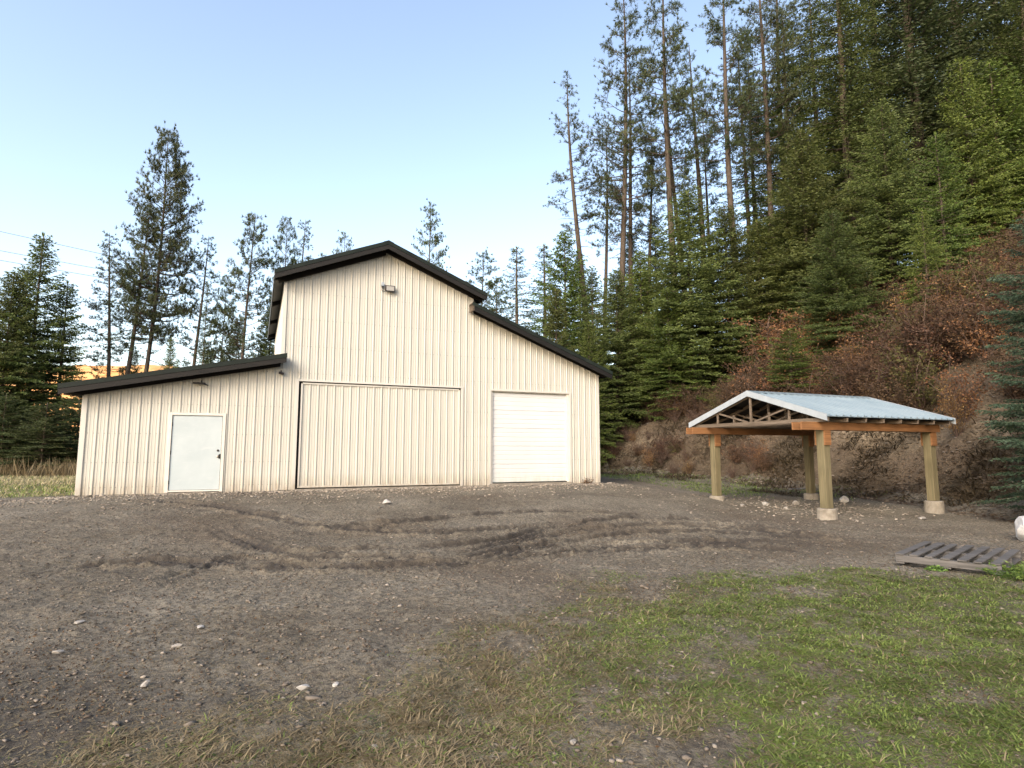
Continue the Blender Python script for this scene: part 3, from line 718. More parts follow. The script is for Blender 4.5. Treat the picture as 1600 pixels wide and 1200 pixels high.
# ================================================================== trees and shrubs
def diamonds(name, O, Dr, L, W_, T, mat, flat=1.):
    O = np.asarray(O, float); Dr = np.asarray(Dr, float); L = np.asarray(L, float)[:, None]; W_ = np.asarray(W_, float)[:, None]; T = np.asarray(T, float)
    Dr = Dr/np.maximum(np.linalg.norm(Dr, axis=1, keepdims=True), 1e-6)
    r = np.random.default_rng(len(O)); q = r.normal(size=Dr.shape); q[:, 2] *= flat
    S = np.cross(Dr, q); S /= np.maximum(np.linalg.norm(S, axis=1, keepdims=True), 1e-6)
    Vv = np.stack([O, O+Dr*L*.45+S*W_*.5, O+Dr*L, O+Dr*L*.45-S*W_*.5], 1).reshape(-1, 3)
    return np_mesh(name, Vv, np.arange(len(O)*4).reshape(-1, 4), mat, {'tint': np.repeat(np.clip(T, 0, 1), 4)})
def mk_fir(seed, H, Rb, zb=.06, wh=.235, nb=7, bl=.17, bw=.050, tw=.135, pw=.58, up=.35, droop=-.30, mat='fir', gap=.0, ragged=.25, bark='fir_bark'):
    r = np.random.default_rng(seed); trunk = MB(); O, Dr, L_, W_, T = [], [], [], [], []
    zz = np.linspace(0, H, 9); trunk.tube([(.02*H*.1*math.sin(z*.5+seed), .02*H*.1*math.cos(z*.4), z-(.4 if i == 0 else 0)) for i, z in enumerate(zz)], [H*.0125*(1-z/H*.94)+.012 for z in zz], 8)
    z = zb*H; lobes = r.random(3)*6.28
    while z < H*.985:
        t = (z-zb*H)/(H*(1-zb)); k = max(3, int(nb*(1-.35*t)+r.random()*1.5))
        a0 = r.random()*6.28
        for j in range(k):
            if r.random() < gap: continue
            az = a0 + 6.28*j/k + r.normal()*.25
            L = Rb*((1-t)**pw*(.94) + .045)*(1+r.uniform(-ragged, ragged*.6)+.13*math.sin(2*az+lobes[0]+z))
            if t < .08: L *= .75
            el = droop+(up+.45-droop)*t**1.2 + r.normal()*.07
            z0 = z + r.uniform(-.5, .5)*wh
            n = max(3, int(L/tw)); s = (np.arange(n)+.6)/n; s = s[s > .10 if t < .75 else s > -1]
            ca, sa = math.cos(az), math.sin(az)
            R_ = L*np.cos(el)*s; Zs = z0 + L*(math.sin(el)*s - .20*s**2 + .16*s**3)
            P = np.stack([ca*R_, sa*R_, Zs], -1)
            trunk.tube([(0, 0, z0), tuple(P[len(P)//2]), tuple(P[-1])], [max(.006, L*.011), L*.007, .003], 4, False)
            bt = r.random()*.5
            for i in range(len(P)):
                lt = (L*.34*(1-.62*s[i])+.08)*r.uniform(.7, 1.15)
                for sd_ in (-1, 1, 0):
                    if sd_ == 0 and i < len(P)-1 and r.random() < .5: continue
                    ang = az + sd_*r.uniform(.7, 1.05); 
                    d = np.array([math.cos(ang), math.sin(ang), r.uniform(-.32, .06)+.2*el]); d /= np.linalg.norm(d)
                    m = max(1, int(lt/(bl*.62))); ts = (np.arange(m)+r.random(m)*.5)/m
                    base = P[i]+d*lt*ts[:, None]
                    for q in (-1, 1):
                        ang2 = ang + q*r.uniform(.35, .75, m)
                        dd = np.stack([np.cos(ang2), np.sin(ang2), d[2]+r.uniform(-.55, .25, m)], -1)
                        O.append(base); Dr.append(dd); L_.append(bl*r.uniform(.6, 1.15, m)*(1-.35*ts)); W_.append(bw*r.uniform(.7, 1.2, m)); T.append(bt*.6+.22*s[i]+.30*ts*r.random(m)+.14*r.random(m))
        z += wh*(1-.45*t)*r.uniform(.8, 1.2)
    m = 10; a = r.random(m)*6.28; O.append(np.tile([0, 0, H*.985], (m, 1))); Dr.append(np.stack([.35*np.cos(a), .35*np.sin(a), np.ones(m)], -1)); L_.append(np.full(m, bl*1.6)); W_.append(np.full(m, bw)); T.append(np.full(m, .8))
    cat_ = lambda q: np.concatenate(q)
    return dict(H=H, R=Rb, trunk=trunk.mesh('trunk', M[bark], True), crown=diamonds('crown', cat_(O), cat_(Dr), cat_(L_), cat_(W_), cat_(T), M[mat]))
def mk_pine(seed, H, Rb, zb=.45, nbr=70, mat='pine', nl=.26, nw=.030, per=13, dead=14, shape=.8, sub=6, bend=.02, up=.5):
    r = np.random.default_rng(seed); trunk = MB(); O, Dr, L_, W_, T = [], [], [], [], []
    def cx(z): return H*bend*math.sin(z/H*3.0+seed), H*bend*.6*math.sin(z/H*4.1+2*seed)
    o0 = cx(0); cc = lambda z: (cx(z)[0]-o0[0], cx(z)[1]-o0[1])
    zz = np.linspace(0, H, 14); trunk.tube([(*cc(z), z-(.5 if i == 0 else 0)) for i, z in enumerate(zz)], [H*.0105*(1-z/H)**.8+.015 for z in zz], 8)
    def tuft(p, d, k, tb):
        q = r.normal(size=(k, 3)); q /= np.linalg.norm(q, axis=1, keepdims=True); dd = q*.85+np.asarray(d)*.75+np.array([0, 0, .25])
        O.append(np.tile(p, (k, 1))); Dr.append(dd); L_.append(nl*r.uniform(.6, 1.1, k)); W_.append(np.full(k, nw)); T.append(tb+.45*r.random(k))
    for i in range(nbr):
        t = (i+r.random())/nbr; z0 = H*(zb+(1-zb)*t*.985)
        pr = (min(1, (t+.10)*3.2)**.6)*(1-t)**shape
        L = Rb*(pr+.07)*r.uniform(.55, 1.15); az = r.random()*6.28; el = -.15+(up+.25)*t+r.normal()*.12
        c0 = cc(z0); ca, sa = math.cos(az), math.sin(az); n = 5; pts = []
        for j in range(n+1):
            s = j/n; pts.append(np.array([c0[0]+ca*L*s*math.cos(el), c0[1]+sa*L*s*math.cos(el), z0+L*(math.sin(el)*s-.12*s+.28*s*s)]))
        trunk.tube([tuple(p) for p in pts], [max(.012, L*.016)*(1-.75*j/n) for j in range(n+1)], 4, False)
        tb = r.random()*.5
        tuft(pts[-1], pts[-1]-pts[-2], per, tb)
        m = max(2, int(sub*L/ Rb*1.6)+1)
        for k in range(m):
            s = r.uniform(.35, .98)**.8; j = min(n-1, int(s*n)); p = pts[j]+(pts[j+1]-pts[j])*(s*n-j); a2 = az+r.choice([-1, 1])*r.uniform(.4, 1.3); l2 = L*r.uniform(.12, .36)+.1
            d = np.array([math.cos(a2), math.sin(a2), r.uniform(-.05, .7)]); e = p+d*l2
            trunk.tube([tuple(p), tuple(e)], [.014, .006], 3, False)
            tuft(e, d, per, tb)
            if l2 > .3: tuft(p+d*l2*.55, d+np.array([0, 0, .5]), int(per*.8), tb)
            if r.random() < .6:
                d2 = d+r.normal(size=3)*.6; e2 = e+d2*.22; trunk.tube([tuple(e-d*l2*.3), tuple(e2)], [.008, .005], 3, False); tuft(e2, d2, per, tb)
    for i in range(dead):
        z0 = H*r.uniform(zb*.35, zb*1.25); c0 = cc(z0); az = r.random()*6.28; L = Rb*r.uniform(.25, .75); e = r.uniform(-.25, .15)
        p1 = (c0[0]+L*.5*math.cos(az), c0[1]+L*.5*math.sin(az), z0+L*e*.5); p2 = (c0[0]+L*math.cos(az+.2), c0[1]+L*math.sin(az+.2), z0+L*e-.1)
        trunk.tube([(*c0, z0), p1, p2], [.022, .014, .005], 4, False)
        for _ in range(3): trunk.tube([p1, (p1[0]+r.normal()*.3, p1[1]+r.normal()*.3, p1[2]+r.normal()*.2)], [.008, .003], 3, False)
    cat_ = lambda q: np.concatenate(q)
    return dict(H=H, R=Rb, trunk=trunk.mesh('trunk', M['pine_bark'], True), crown=diamonds('crown', cat_(O), cat_(Dr), cat_(L_), cat_(W_), cat_(T), M[mat]))
K = {}
K['fir1'] = mk_fir(1, 10, 2.4); K['fir2'] = mk_fir(2, 10, 2.1, gap=.08, ragged=.35); K['fir3'] = mk_fir(3, 10, 2.9, nb=7, droop=-.2)
K['bright1'] = mk_fir(4, 8, 2.3, mat='fir_bright', wh=.23); K['bright2'] = mk_fir(5, 6, 1.7, mat='fir_bright', wh=.22, bl=.14, bw=.042, ragged=.35)
K['tall1'] = mk_fir(6, 24, 3.6, zb=.16, wh=.42, nb=7, bl=.24, bw=.068, tw=.21, gap=.10, ragged=.4, pw=.7, mat='fir_dark')
K['tall2'] = mk_fir(7, 24, 3.2, zb=.24, wh=.46, nb=6, bl=.24, bw=.068, tw=.21, gap=.18, ragged=.45, pw=.6, mat='fir')
K['tall3'] = mk_fir(8, 26, 4.0, zb=.12, wh=.42, nb=7, bl=.24, bw=.068, tw=.21, gap=.14, ragged=.4, pw=.75, mat='fir')
K['thin'] = mk_fir(9, 12, 1.5, zb=.12, wh=.34, nb=6, gap=.15, ragged=.45, bl=.17, bw=.040, tw=.16, mat='pale_leaf')
K['skirt'] = mk_fir(10, 8, 3.0, zb=.02, wh=.30, nb=6, droop=-.35, mat='fir_dark', pw=.7)
K['spruce'] = mk_fir(11, 9, 2.5, zb=.03, wh=.26, nb=9, bl=.11, bw=.034, tw=.085, mat='spruce', droop=-.15, up=.2, ragged=.3)
K['pine1'] = mk_pine(21, 24, 2.9, .38, 112, sub=8); K['pine2'] = mk_pine(22, 24, 2.5, .44, 95, sub=8); K['pine3'] = mk_pine(23, 22, 2.2, .36, 90, sub=6)
K['pine4'] = mk_pine(24, 24, 1.9, .52, 52, per=11, dead=26); K['pine5'] = mk_pine(25, 18, 3.3, .38, 165, sub=10, per=16, shape=.72)
K['pine6'] = mk_pine(26, 14, 2.4, .26, 105, per=14, shape=.6); K['palepine'] = mk_pine(27, 14, 2.4, .22, 120, mat='pale_leaf', per=13, nl=.2, shape=.65)
for k_, v_ in K.items(): print(k_, len(v_['crown'].polygons), len(v_['trunk'].polygons))
def place(kind, x, y, z, H, R_, name, label, cat, group=None, rz=None, tilt=None):
    t = thing(name, label, cat, (x, y, z), random.random()*6.28 if rz is None else rz, group); k = K[kind]
    if tilt: t.rotation_euler = (tilt[0], tilt[1], rz or 0)
    t.scale = (R_/k['R'], R_/k['R'], H/k['H'])
    link('trunk', k['trunk'], t); link('crown', k['crown'], t); return t
def hit(px, py, y0=12, y1=90):
    Yq = np.linspace(y0, y1, 600); p = at(px, py, 1.); xx = p.x*Yq; zz = CAMZ+(p.z-CAMZ)*Yq; g = base_h(xx, Yq); k = np.argmax(zz < g)
    return Yq[k] if (zz < g).any() else 60.
NAMES = {'fir': 'fir_tree', 'bri': 'fir_tree', 'tal': 'fir_tree', 'thi': 'fir_tree', 'ski': 'fir_tree', 'spr': 'spruce_tree', 'pin': 'pine_tree', 'pal': 'pine_tree'}
CATS = {'fir_tree': 'fir tree', 'spruce_tree': 'spruce tree', 'pine_tree': 'pine tree'}
def tree(kind, px, py, Yd, half, label, base=None, tilt=None, group=None, rz=None):
    """px,py: where its top shows in the photograph; Yd its distance; half: half width of the crown in photo pixels"""
    if base: Yd = hit(*base)
    p = at(px, py, Yd); x, y = p.x, Yd; half *= 1.0 if kind[:3] == 'pin' else 1.25
    if base: x = at(base[0], base[1], Yd).x
    if tilt: 
        pass
    z = gz(x, y)-.1; H = p.z-z; R_ = half*Yd/FPX
    nm = NAMES[kind[:3]]
    rot = (0, 0, random.random()*6.28 if rz is None else rz); t = place(kind, x, y, z, max(H, .6), R_, nm, label, CATS[nm], group, rz)
    dx = (p.x-x)
    if tilt and px > 850: tilt *= .5
    if base is None and tilt: # tilt = horizontal shift of the foot in metres
        t.location.x += tilt; t.location.z = gz(t.location.x, y)-.1; H = p.z-t.location.z
        a = math.atan2(-tilt, H); t.rotation_mode = 'XYZ'; t.rotation_euler = (Matrix.Rotation(a, 4, 'Y') @ Matrix.Rotation(rot[2], 4, 'Z')).to_euler()
    return t
# ---- left side, behind the barn and the field
tree('fir2', 68, 366, 33, 58, 'tall fir with the highest pointed top in the cluster at the left edge')
tree('fir3', 22, 425, 32, 60, 'shorter full fir leftmost in the left edge cluster')
tree('fir2', 106, 440, 34, 48, 'fir just right of the tallest one in the left edge cluster')
tree('fir2', 44, 418, 36, 40, 'fir half hidden between the two highest firs at the left edge')
tree('skirt', 10, 615, 30, 74, 'low dark spreading fir at the left picture edge')
tree('skirt', 74, 628, 29.5, 66, 'low dark spreading fir in front of the left cluster')
tree('skirt', 128, 590, 31, 46, 'dark fir touching the left lean-to corner')
tree('skirt', 158, 630, 33, 54, 'low dark fir hidden mostly behind the left lean-to corner')
tree('skirt', -50, 560, 31, 80, 'dark fir reaching in from beyond the left edge')
tree('pine3', 184, 364, 36, 36, 'slim pine left of the big leaning pine pair', tilt=.15)
tree('pine5', 262, 206, 37, 64, 'tallest pine on the left with a dense pointed crown', tilt=-.9)
tree('pine2', 240, 330, 36.5, 44, 'thick trunked leaning pine just left of the tallest left pine', tilt=-1.75)
tree('pine3', 313, 366, 38, 36, 'pine immediately right of the tallest left pine', tilt=-.1)
tree('thin', 325, 440, 37, 14, 'thin bare pole-like young tree beside the pine right of the tallest')
tree('pine6', 391, 333, 38, 50, 'broad pine left of the high barn wall')
tree('pine6', 443, 341, 42, 36, 'pine with rounded top just above the upper left eave', group=None)
tree('pine3', 467, 343, 44, 32, 'pine rising behind the upper left roof slope')
tree('palepine', 510, 398, 46, 20, 'small treetop barely clearing the upper left roof slope')
tree('palepine', 536, 367, 50, 27, 'small rounded treetop over the middle of the left roof slope')
tree('palepine', 662, 320, 52, 36, 'narrow pointed tree alone in the sky right of the barn ridge')
tree('palepine', 690, 415, 54, 16, 'tiny treetop on the right roof slope beside the lone narrow tree')
tree('palepine', 746, 392, 54, 42, 'pale thin tree above the step in the right roofs')
tree('thin', 808, 386, 50, 46, 'pale feathery conifer over the right lean-to roof')
tree('palepine', 780, 430, 60, 36, 'pale low tree between two feathery trees over the lean-to roof')
tree('thin', 850, 382, 52, 42, 'thin pointed conifer left of the first dense fir')
tree('fir2', 268, 528, 34, 22, 'small fir peeking over the left lean-to roof by the big trunks')
tree('fir2', 212, 545, 38, 18, 'tiny fir between the trunks over the left lean-to roof')
tree('pine6', 350, 430, 44, 26, 'faint pine between the two broad left pines')
tree('fir1', 425, 470, 40, 34, 'bushy fir tucked against the high left wall of the barn')
tree('fir2', 372, 500, 42, 24, 'low fir over the middle of the left lean-to roof')
# ---- right side: the lower dense firs on the foot of the hill
F_ = [('bright1', 882, 366, None, 43, 62, 'dense olive fir directly above the low end of the lean-to roof'),
 ('fir2', 925, 420, None, 40, 40, 'dense fir behind and right of the olive fir'),
 ('fir1', 868, 452, None, 38, 42, 'lower fir in front of the olive fir beside the roof edge'),
 ('fir3', 962, 425, None, 36, 60, 'wide mid green fir right of the roof end'),
 ('bright1', 920, 505, None, 34, 40, 'shorter fir just above the right roof corner'),
 ('bright1', 1000, 395, None, 38, 50, 'fir behind the wide mid green fir'),
 ('fir3', 1074, 300, None, 35, 88, 'big full fir in the middle of the slope with the widest crown'),
 ('bright1', 1046, 452, (1048, 640), 0, 52, 'bright edged fir standing lowest on the slope before the big full fir'),
 ('fir3', 1132, 322, None, 36, 62, 'dark full fir right of the widest fir'),
 ('fir1', 1182, 345, None, 37, 56, 'fir filling the gap right of the dark full fir'),
 ('fir3', 1250, 205, None, 36, 78, 'tall drooping fir above the orange leaved bush'),
 ('fir1', 1225, 330, None, 37, 60, 'fir with drooping tips just above the orange leaved bush'),
 ('fir3', 1300, 330, None, 30, 60, 'dark low fir between the orange bush and the brown thicket'),
 ('fir3', 1376, 165, None, 33, 72, 'cone shaped dark fir in the upper right thicket edge'),
 ('bright2', 1462, 210, None, 30, 52, 'light green young fir in front of the cone shaped dark fir'),
 ('bright1', 1545, 100, None, 36, 90, 'large bright green fir near the right edge'),
 ('bright1', 1610, 30, None, 38, 90, 'bright green fir cut by the right picture edge'),
 ('bright1', 1500, 95, None, 35, 60, 'bright green fir top just left of the large bright one'),
 ('bright2', 1440, 330, None, 27, 34, 'small bright fir at the top edge of the brown thicket'),
 ('bright2', 1237, 515, (1240, 640), 0, 50, 'small bright green fir close behind the carport roof'),
 ('bright2', 1300, 575, (1296, 632), 0, 30, 'tiny green fir beside the small bright fir behind the carport'),
 ('fir2', 985, 360, None, 47, 40, 'dark fir top among the pine trunks at left of the slope'),
 ('fir2', 1022, 330, None, 49, 36, 'narrow dark fir between the pine trunks'),
 ('fir2', 905, 395, None, 50, 34, 'far fir at the left end of the slope')]
for kd, px, py, bs, Yd, hf, lb in F_: tree(kd, px, py, Yd, hf, lb, base=bs)
# ---- tall bare trunked pines on the slope
for kd, px, py, Yd, hf, tl, lb in [
 ('pine4', 908, 120, 44, 44, 1.0, 'leaning thin pine farthest left on the slope'),
 ('pine4', 932, 190, 46, 30, .4, 'second thin pine from the left on the slope'),
 ('pine1', 952, -30, 43, 68, .4, 'tall pine with thick trunk and broad crown at the left of the slope'),
 ('pine4', 978, 110, 45, 38, .3, 'slim pine right of the broad crowned left pine'),
 ('pine4', 1004, 205, 47, 30, 0, 'thin short pine in the gap left of the tallest trunk'),
 ('pine2', 1040, -60, 40, 66, .2, 'pine with the thickest straight reddish trunk in the middle of the slope'),
 ('pine4', 1060, 90, 44, 40, .2, 'slim pine close behind the thickest trunk'),
 ('pine4', 1074, 60, 43, 44, 1.2, 'thin pine leaning left right of the thickest trunk'),
 ('pine4', 1092, 160, 47, 26, .5, 'thin bare pole pine between the leaning ones'),
 ('pine2', 1122, -70, 39, 60, 1.2, 'tall reddish pine leaning slightly left before the dense firs'),
 ('pine1', 1172, -80, 41, 64, .8, 'tall pine half merged into the dense firs'),
 ('pine2', 1212, -90, 44, 56, 1.0, 'tall pine at the left side of the dense fir stand'),
 ('pine4', 1150, 40, 46, 34, .3, 'slim dark pine behind the reddish leaning pine')]:
    tree(kd, px, py, Yd, hf, lb, tilt=tl)
# ---- the dense tall firs at the top right
for kd, px, py, Yd, hf, lb in [
 ('tall3', 1222, 30, 41, 74, 'tall green fir at the left end of the dense upper stand'),
 ('tall2', 1168, 90, 47, 50, 'dark drooping fir behind the reddish pines'),
 ('tall3', 1300, -120, 39, 96, 'tall fir filling the top of the picture left of centre of the dense stand'),
 ('tall1', 1262, -40, 45, 70, 'dark tall fir behind the left end of the dense stand'),
 ('tall1', 1395, -260, 40, 120, 'huge dark fir with thick slanting trunk in the dense stand'),
 ('tall2', 1350, -160, 46, 90, 'dark fir with sky gaps left of the huge dark fir'),
 ('tall1', 1470, -240, 42, 110, 'dark tall fir right of the huge dark fir'),
 ('tall2', 1530, -260, 45, 100, 'thin needled tall fir with sky gaps at top right'),
 ('tall2', 1590, -220, 41, 100, 'tall fir with bare trunk in the top right corner'),
 ('tall1', 1660, -260, 40, 120, 'dark tall fir reaching in from beyond the right edge'),
 ('tall2', 1430, -120, 52, 80, 'far dark fir seen through gaps in the dense stand'),
 ('tall1', 1320, 60, 50, 60, 'far fir low in the gap of the dense stand'),
 ('tall3', 1590, -40, 37, 90, 'full fir behind the bright green ones at right')]:
    tree(kd, px, py, Yd, hf, lb)
tree('spruce', 1652, 250, 12.2, 112, 'near blue green spruce whose branches reach in from the right edge')
# ---- shrubs
def mk_shrub(seed, h, rad, mat, nleaf, nst=16, ll=.075, lw=.045):
    r = np.random.default_rng(seed); st = MB(); O, Dr, L_, W_, T = [], [], [], [], []
    for i in range(nst):
        az = r.random()*6.28; q = rad*r.uniform(.25, 1); hh = h*r.uniform(.6, 1.05)*(1-.35*(q/rad)**2)
        pts = [np.array([math.cos(az)*q*s**1.5, math.sin(az)*q*s**1.5, hh*(s-.0*s)-.12*(s == 0)]) + (r.normal(size=3)*.05*h*(s > 0)) for s in (0, .33, .66, 1)]
        st.tube([tuple(p) for p in pts], [.018, .012, .008, .004], 4, False)
        tb = r.random()*.45
        for k in range(6):
            s = r.uniform(.2, 1)*3; j = min(2, int(s)); p = pts[j]+(pts[j+1]-pts[j])*(s-j); d = r.normal(size=3); d[2] = abs(d[2])*.6; d /= np.linalg.norm(d); l = h*r.uniform(.12, .32); e = p+d*l
            st.tube([tuple(p), tuple(p+d*l*.5+r.normal(size=3)*.03), tuple(e)], [.008, .005, .002], 3, False)
            m = max(4, nleaf//(nst*6)); f = r.uniform(.15, 1.05, m)[:, None]
            O.append(p+(e-p)*f+r.normal(size=(m, 3))*.07*h*.5); dd = r.normal(size=(m, 3)); dd[:, 2] -= .3; Dr.append(dd)
            L_.append(ll*r.uniform(.5, 1.3, m)); W_.append(lw*r.uniform(.6, 1.3, m)); T.append(tb+.55*r.random(m)**1.4)
    c = np.concatenate
    return st.mesh('stems', M['twig']), diamonds('foliage', c(O), c(Dr), c(L_), c(W_), c(T), M[mat])
SH = {'brown': [mk_shrub(41+i, 2.0, 1.3, 'brown_leaf', 3000, 18) for i in range(3)], 'rust': [mk_shrub(51+i, 2.0, 1.2, 'rust_leaf', 1500) for i in range(2)],
      'olive': [mk_shrub(61+i, 1.9, 1.2, 'olive_leaf', 2200) for i in range(2)], 'bare': [mk_shrub(71+i, 1.7, 1.2, 'brown_leaf', 700, 26, .06, .03) for i in range(2)]}
def shrub(kind, x, y, s, label, group=None, nm='shrub'):
    st, fo_ = random.choice(SH[kind]); z = gz(x, y)
    t = thing(nm, label, 'shrub', (x, y, z-.05), random.random()*6.28, group); t.scale = (s*random.uniform(.9, 1.25), s*random.uniform(.9, 1.25), s*random.uniform(.8, 1.1))
    link('stems', st, t); link('foliage', fo_, t); return t
def shrub_at(kind, px, py, s, label):
    Yd = hit(px, py); p = at(px, py, Yd); return shrub(kind, p.x, Yd, s, label)
shrub_at('rust', 1205, 585, 1.9, 'bush with pale orange leaves below the drooping fir')
shrub_at('rust', 1248, 572, 1.5, 'orange bush just right of the pale orange leaved one')
shrub_at('rust', 1178, 560, 1.4, 'yellow orange bush touching the big dark fir')
shrub_at('rust', 1385, 500, 1.5, 'rust orange bush at the upper left of the brown thicket')
shrub_at('rust', 1560, 400, 1.6, 'rust red bush high at the right edge of the thicket')
shrub_at('rust', 960, 640, 1.2, 'reddish bush right of the barn roof corner')
shrub_at('olive', 990, 625, 1.3, 'olive bush between the reddish bush and the lowest fir')
shrub_at('olive', 1395, 612, 1.0, 'pale yellowish bush hanging over the bare scarp behind the carport')
shrub_at('olive', 1330, 612, .6, 'yellow leaved bush just above the carport roof')
shrub_at('bare', 1055, 660, .7, 'bare brown bush under the lowest fir')
shrub_at('bare', 945, 660, .8, 'dark bare bush beside the right barn wall')
shrub_at('bare', 985, 690, .6, 'dark bare brush low on the bank right of the barn')
# brown thicket: many alike, told apart only by their kind and region
ZN = {'barn': 'on the bank between barn and carport', 'roof': 'right above the carport roof', 'edge': 'low beside the blue green spruce', 'up': 'high on the slope below the bright green firs', 'mid': 'in the middle of the brown thicket'}
KN = {'brown': 'leafy dark brown shrub', 'bare': 'nearly leafless grey brown shrub', 'olive': 'olive leaved shrub', 'rust': 'rust leaved shrub'}
def zone(x, y, z):
    d = (x, y, z-CAMZ); q = d[1]*_c+d[2]*_s; px = 800+FPX*d[0]/q; py = 600-FPX*(-d[1]*_s+d[2]*_c)/q
    if px < 1120: return 'barn'
    if px > 1500 and py > 430: return 'edge'
    if py > 520: return 'roof'
    return 'up' if py < 400 else 'mid'
rs = np.random.default_rng(77); nsh = 0
while nsh < 292:
    wl = nsh >= 215; x = rs.uniform(2, 14) if wl else rs.uniform(8, 44); y = rs.uniform(20, 40) if wl else rs.uniform(9, 46); d = float(toe_dist(np.array([x]), np.array([y]))[0])
    right = x/y > .42
    if right == wl or d < (2.0 if right else .3) or d > 29 or x/y > 1.12 or x/y < .12: continue
    if not right and (d > 5.5): continue
    if right and d > 14 and rs.random() < .35: continue
    if d < 3.6 and right and rs.random() < .45: continue
    q = rs.random()
    kind = ('brown' if q < .56 else 'olive' if q < .74 else 'bare' if q < .83 else 'rust') if right else ('brown' if q < .35 else 'bare' if q < .78 else 'olive' if q < .9 else 'rust')
    sz_ = rs.uniform(.85, 1.5)*(1 if right else .72)*(.6 if d < 3 else 1)
    zn = zone(x, y, gz(x, y)+.8)
    shrub(kind, x, y, sz_, KN[kind]+' '+ZN[zn], KN[kind]+'s '+ZN[zn]); nsh += 1
# ================================================================== small things
# pallet
A_ = on_ground(1398, 882); cA = onz(1398, 866, -.33); cB = onz(1553, 878, -.33); cD = onz(1478, 848, -.33)
e1 = (cB-cA); e1.z = 0; e2 = (cD-cA); e2.z = 0
L1 = e1.length; L2 = e2.length
print('pallet', L1, L2, math.degrees(e1.angle(e2)))
pang = R(-47); L1 = 1.12; cA = onz(1399, 868, -.36)
pc = Vector((cA.x, cA.y, 0)); pz = max(sz(cA.x, cA.y), sz(cB.x, cB.y), sz(cD.x, cD.y))
pal = thing('wooden_pallet', 'weathered grey wooden pallet lying flat beside the grass', 'pallet', (pc.x, pc.y, pz+.035), pang)
Dp = 1.55
for yy in (.0, Dp/2-.02, Dp-.04):
    m = MB(); m.box(0, L1, yy, yy+.042, 0.02, .108); m.build('stringer', M['pallet'], pal, bevel=.004)
ns = 7
for k in range(ns):
    x0 = k*(L1-.10)/(ns-1) + random.uniform(-.008, .008); wd_ = .098 if k not in (2, 5) else .085
    Mx = Matrix.Translation((x0, 0, 0)) @ Matrix.Rotation(random.uniform(-.012, .012), 4, 'Z')
    m = MB(); m.box(0, wd_, -.012+random.uniform(-.01, .01), Dp+.012+random.uniform(-.03, .02), .110+random.uniform(0, .003), .128+random.uniform(0, .004), Mx); m.build('top_board', M['pallet'], pal, bevel=.003)
for k in (0, 3, 6):
    x0 = k*(L1-.10)/(ns-1); m = MB(); m.box(x0, x0+.1, 0, Dp, -.001, .017); m.build('bottom_board', M['pallet'], pal)

def stone_np(n, seed):
    """unit stone shapes: subdivided octahedron, dented"""
    r = np.random.default_rng(seed)
    import bmesh
    bm = bmesh.new(); bmesh.ops.create_icosphere(bm, subdivisions=1, radius=1)
    Vv = np.array([v.co[:] for v in bm.verts]); Ff = np.array([[v.index for v in f.verts] for f in bm.faces]); bm.free()
    return Vv, Ff
def gravel(name, pts, size, label, mat, tint=None, flatz=.36, seed=3):
    r = np.random.default_rng(seed); Vv, Ff = stone_np(1, 1); n = len(pts); k = len(Vv)
    an = r.random(n)*6.283; ca, sa = np.cos(an), np.sin(an)
    W = Vv[None]*(1+.75*(r.random((n, k, 1))-.5)); sc = np.stack([size*(.7+.6*r.random(n)), size*(.5+.5*r.random(n)), size*flatz*(.5+.7*r.random(n))], -1)
    W = W*sc[:, None]
    tl = (r.random(n)-.5)*.6; W[..., 2] += W[..., 0]*np.tan(tl)[:, None]*.6
    xx = W[..., 0]*ca[:, None]-W[..., 1]*sa[:, None]; yy = W[..., 0]*sa[:, None]+W[..., 1]*ca[:, None]
    W = np.stack([xx, yy, W[..., 2]], -1) + pts[:, None]
    Fa = (Ff[None] + (np.arange(n)*k)[:, None, None]).reshape(-1, 3)
    if tint is None: tint = r.random(n)
    me = np_mesh(name, W.reshape(-1, 3), Fa, mat, {'tint': np.repeat(tint, k)})
    return tag(link(name, me), label, None, None, 'stuff')
r = np.random.default_rng(11)
def uw(u, wv): return P0[0]+G2[0]*u+N2[0]*wv, P0[1]+G2[1]*u+N2[1]*wv
P_, S_, T_ = [], [], []
def sc(n, fx, smin, smax, dens, sink=.25, pw=3, tl=0, th=1):
    x, y = fx(n); k = r.random(n) < dens(x, y); x, y = x[k], y[k]; m = len(x)
    s = smin+(smax-smin)*r.random(m)**pw; z = surf(x, y)+s*.5*(1-sink*2)
    P_.append(np.stack([x, y, z], -1)); S_.append(s); T_.append(tl+(th-tl)*r.random(m)**1.6)
sc(9000, lambda n: uw(r.uniform(-5.5, 13, n), -.02-np.abs(r.normal(0, 1.5, n))), .008, .045, lambda x, y: .75, tl=.35, pw=2.2)
sc(2500, lambda n: uw(r.uniform(-3.2, 13, n), -.02-np.abs(r.normal(0, .22, n))), .015, .07, lambda x, y: .8, tl=.6, pw=1.8)
sc(80000, lambda n: (r.uniform(-9, 11, n), 2.2+11*r.random(n)**1.2), .003, .024, lambda x, y: (1-.8*grass_amt(x, y)[0])*.7, pw=4, th=.62)
sc(1500, lambda n: (r.uniform(-9, 11, n), 2.2+13*r.random(n)), .012, .042, lambda x, y: (1-.9*grass_amt(x, y)[0])*.5, pw=3, tl=.2, th=.8)
sc(2300, lambda n: uw(r.normal(15.3, 1.9, n), r.normal(-6.6, 1.4, n)), .008, .045, lambda x, y: .7, pw=2.2, tl=.3)
gravel('gravel', np.concatenate(P_), np.concatenate(S_), 'loose stones', M['gravel'], np.concatenate(T_)); 
P_, S_, T_ = [], [], []
def bankxy(n):
    x = r.uniform(4, 24, n); y = r.uniform(8, 40, n); return x, y
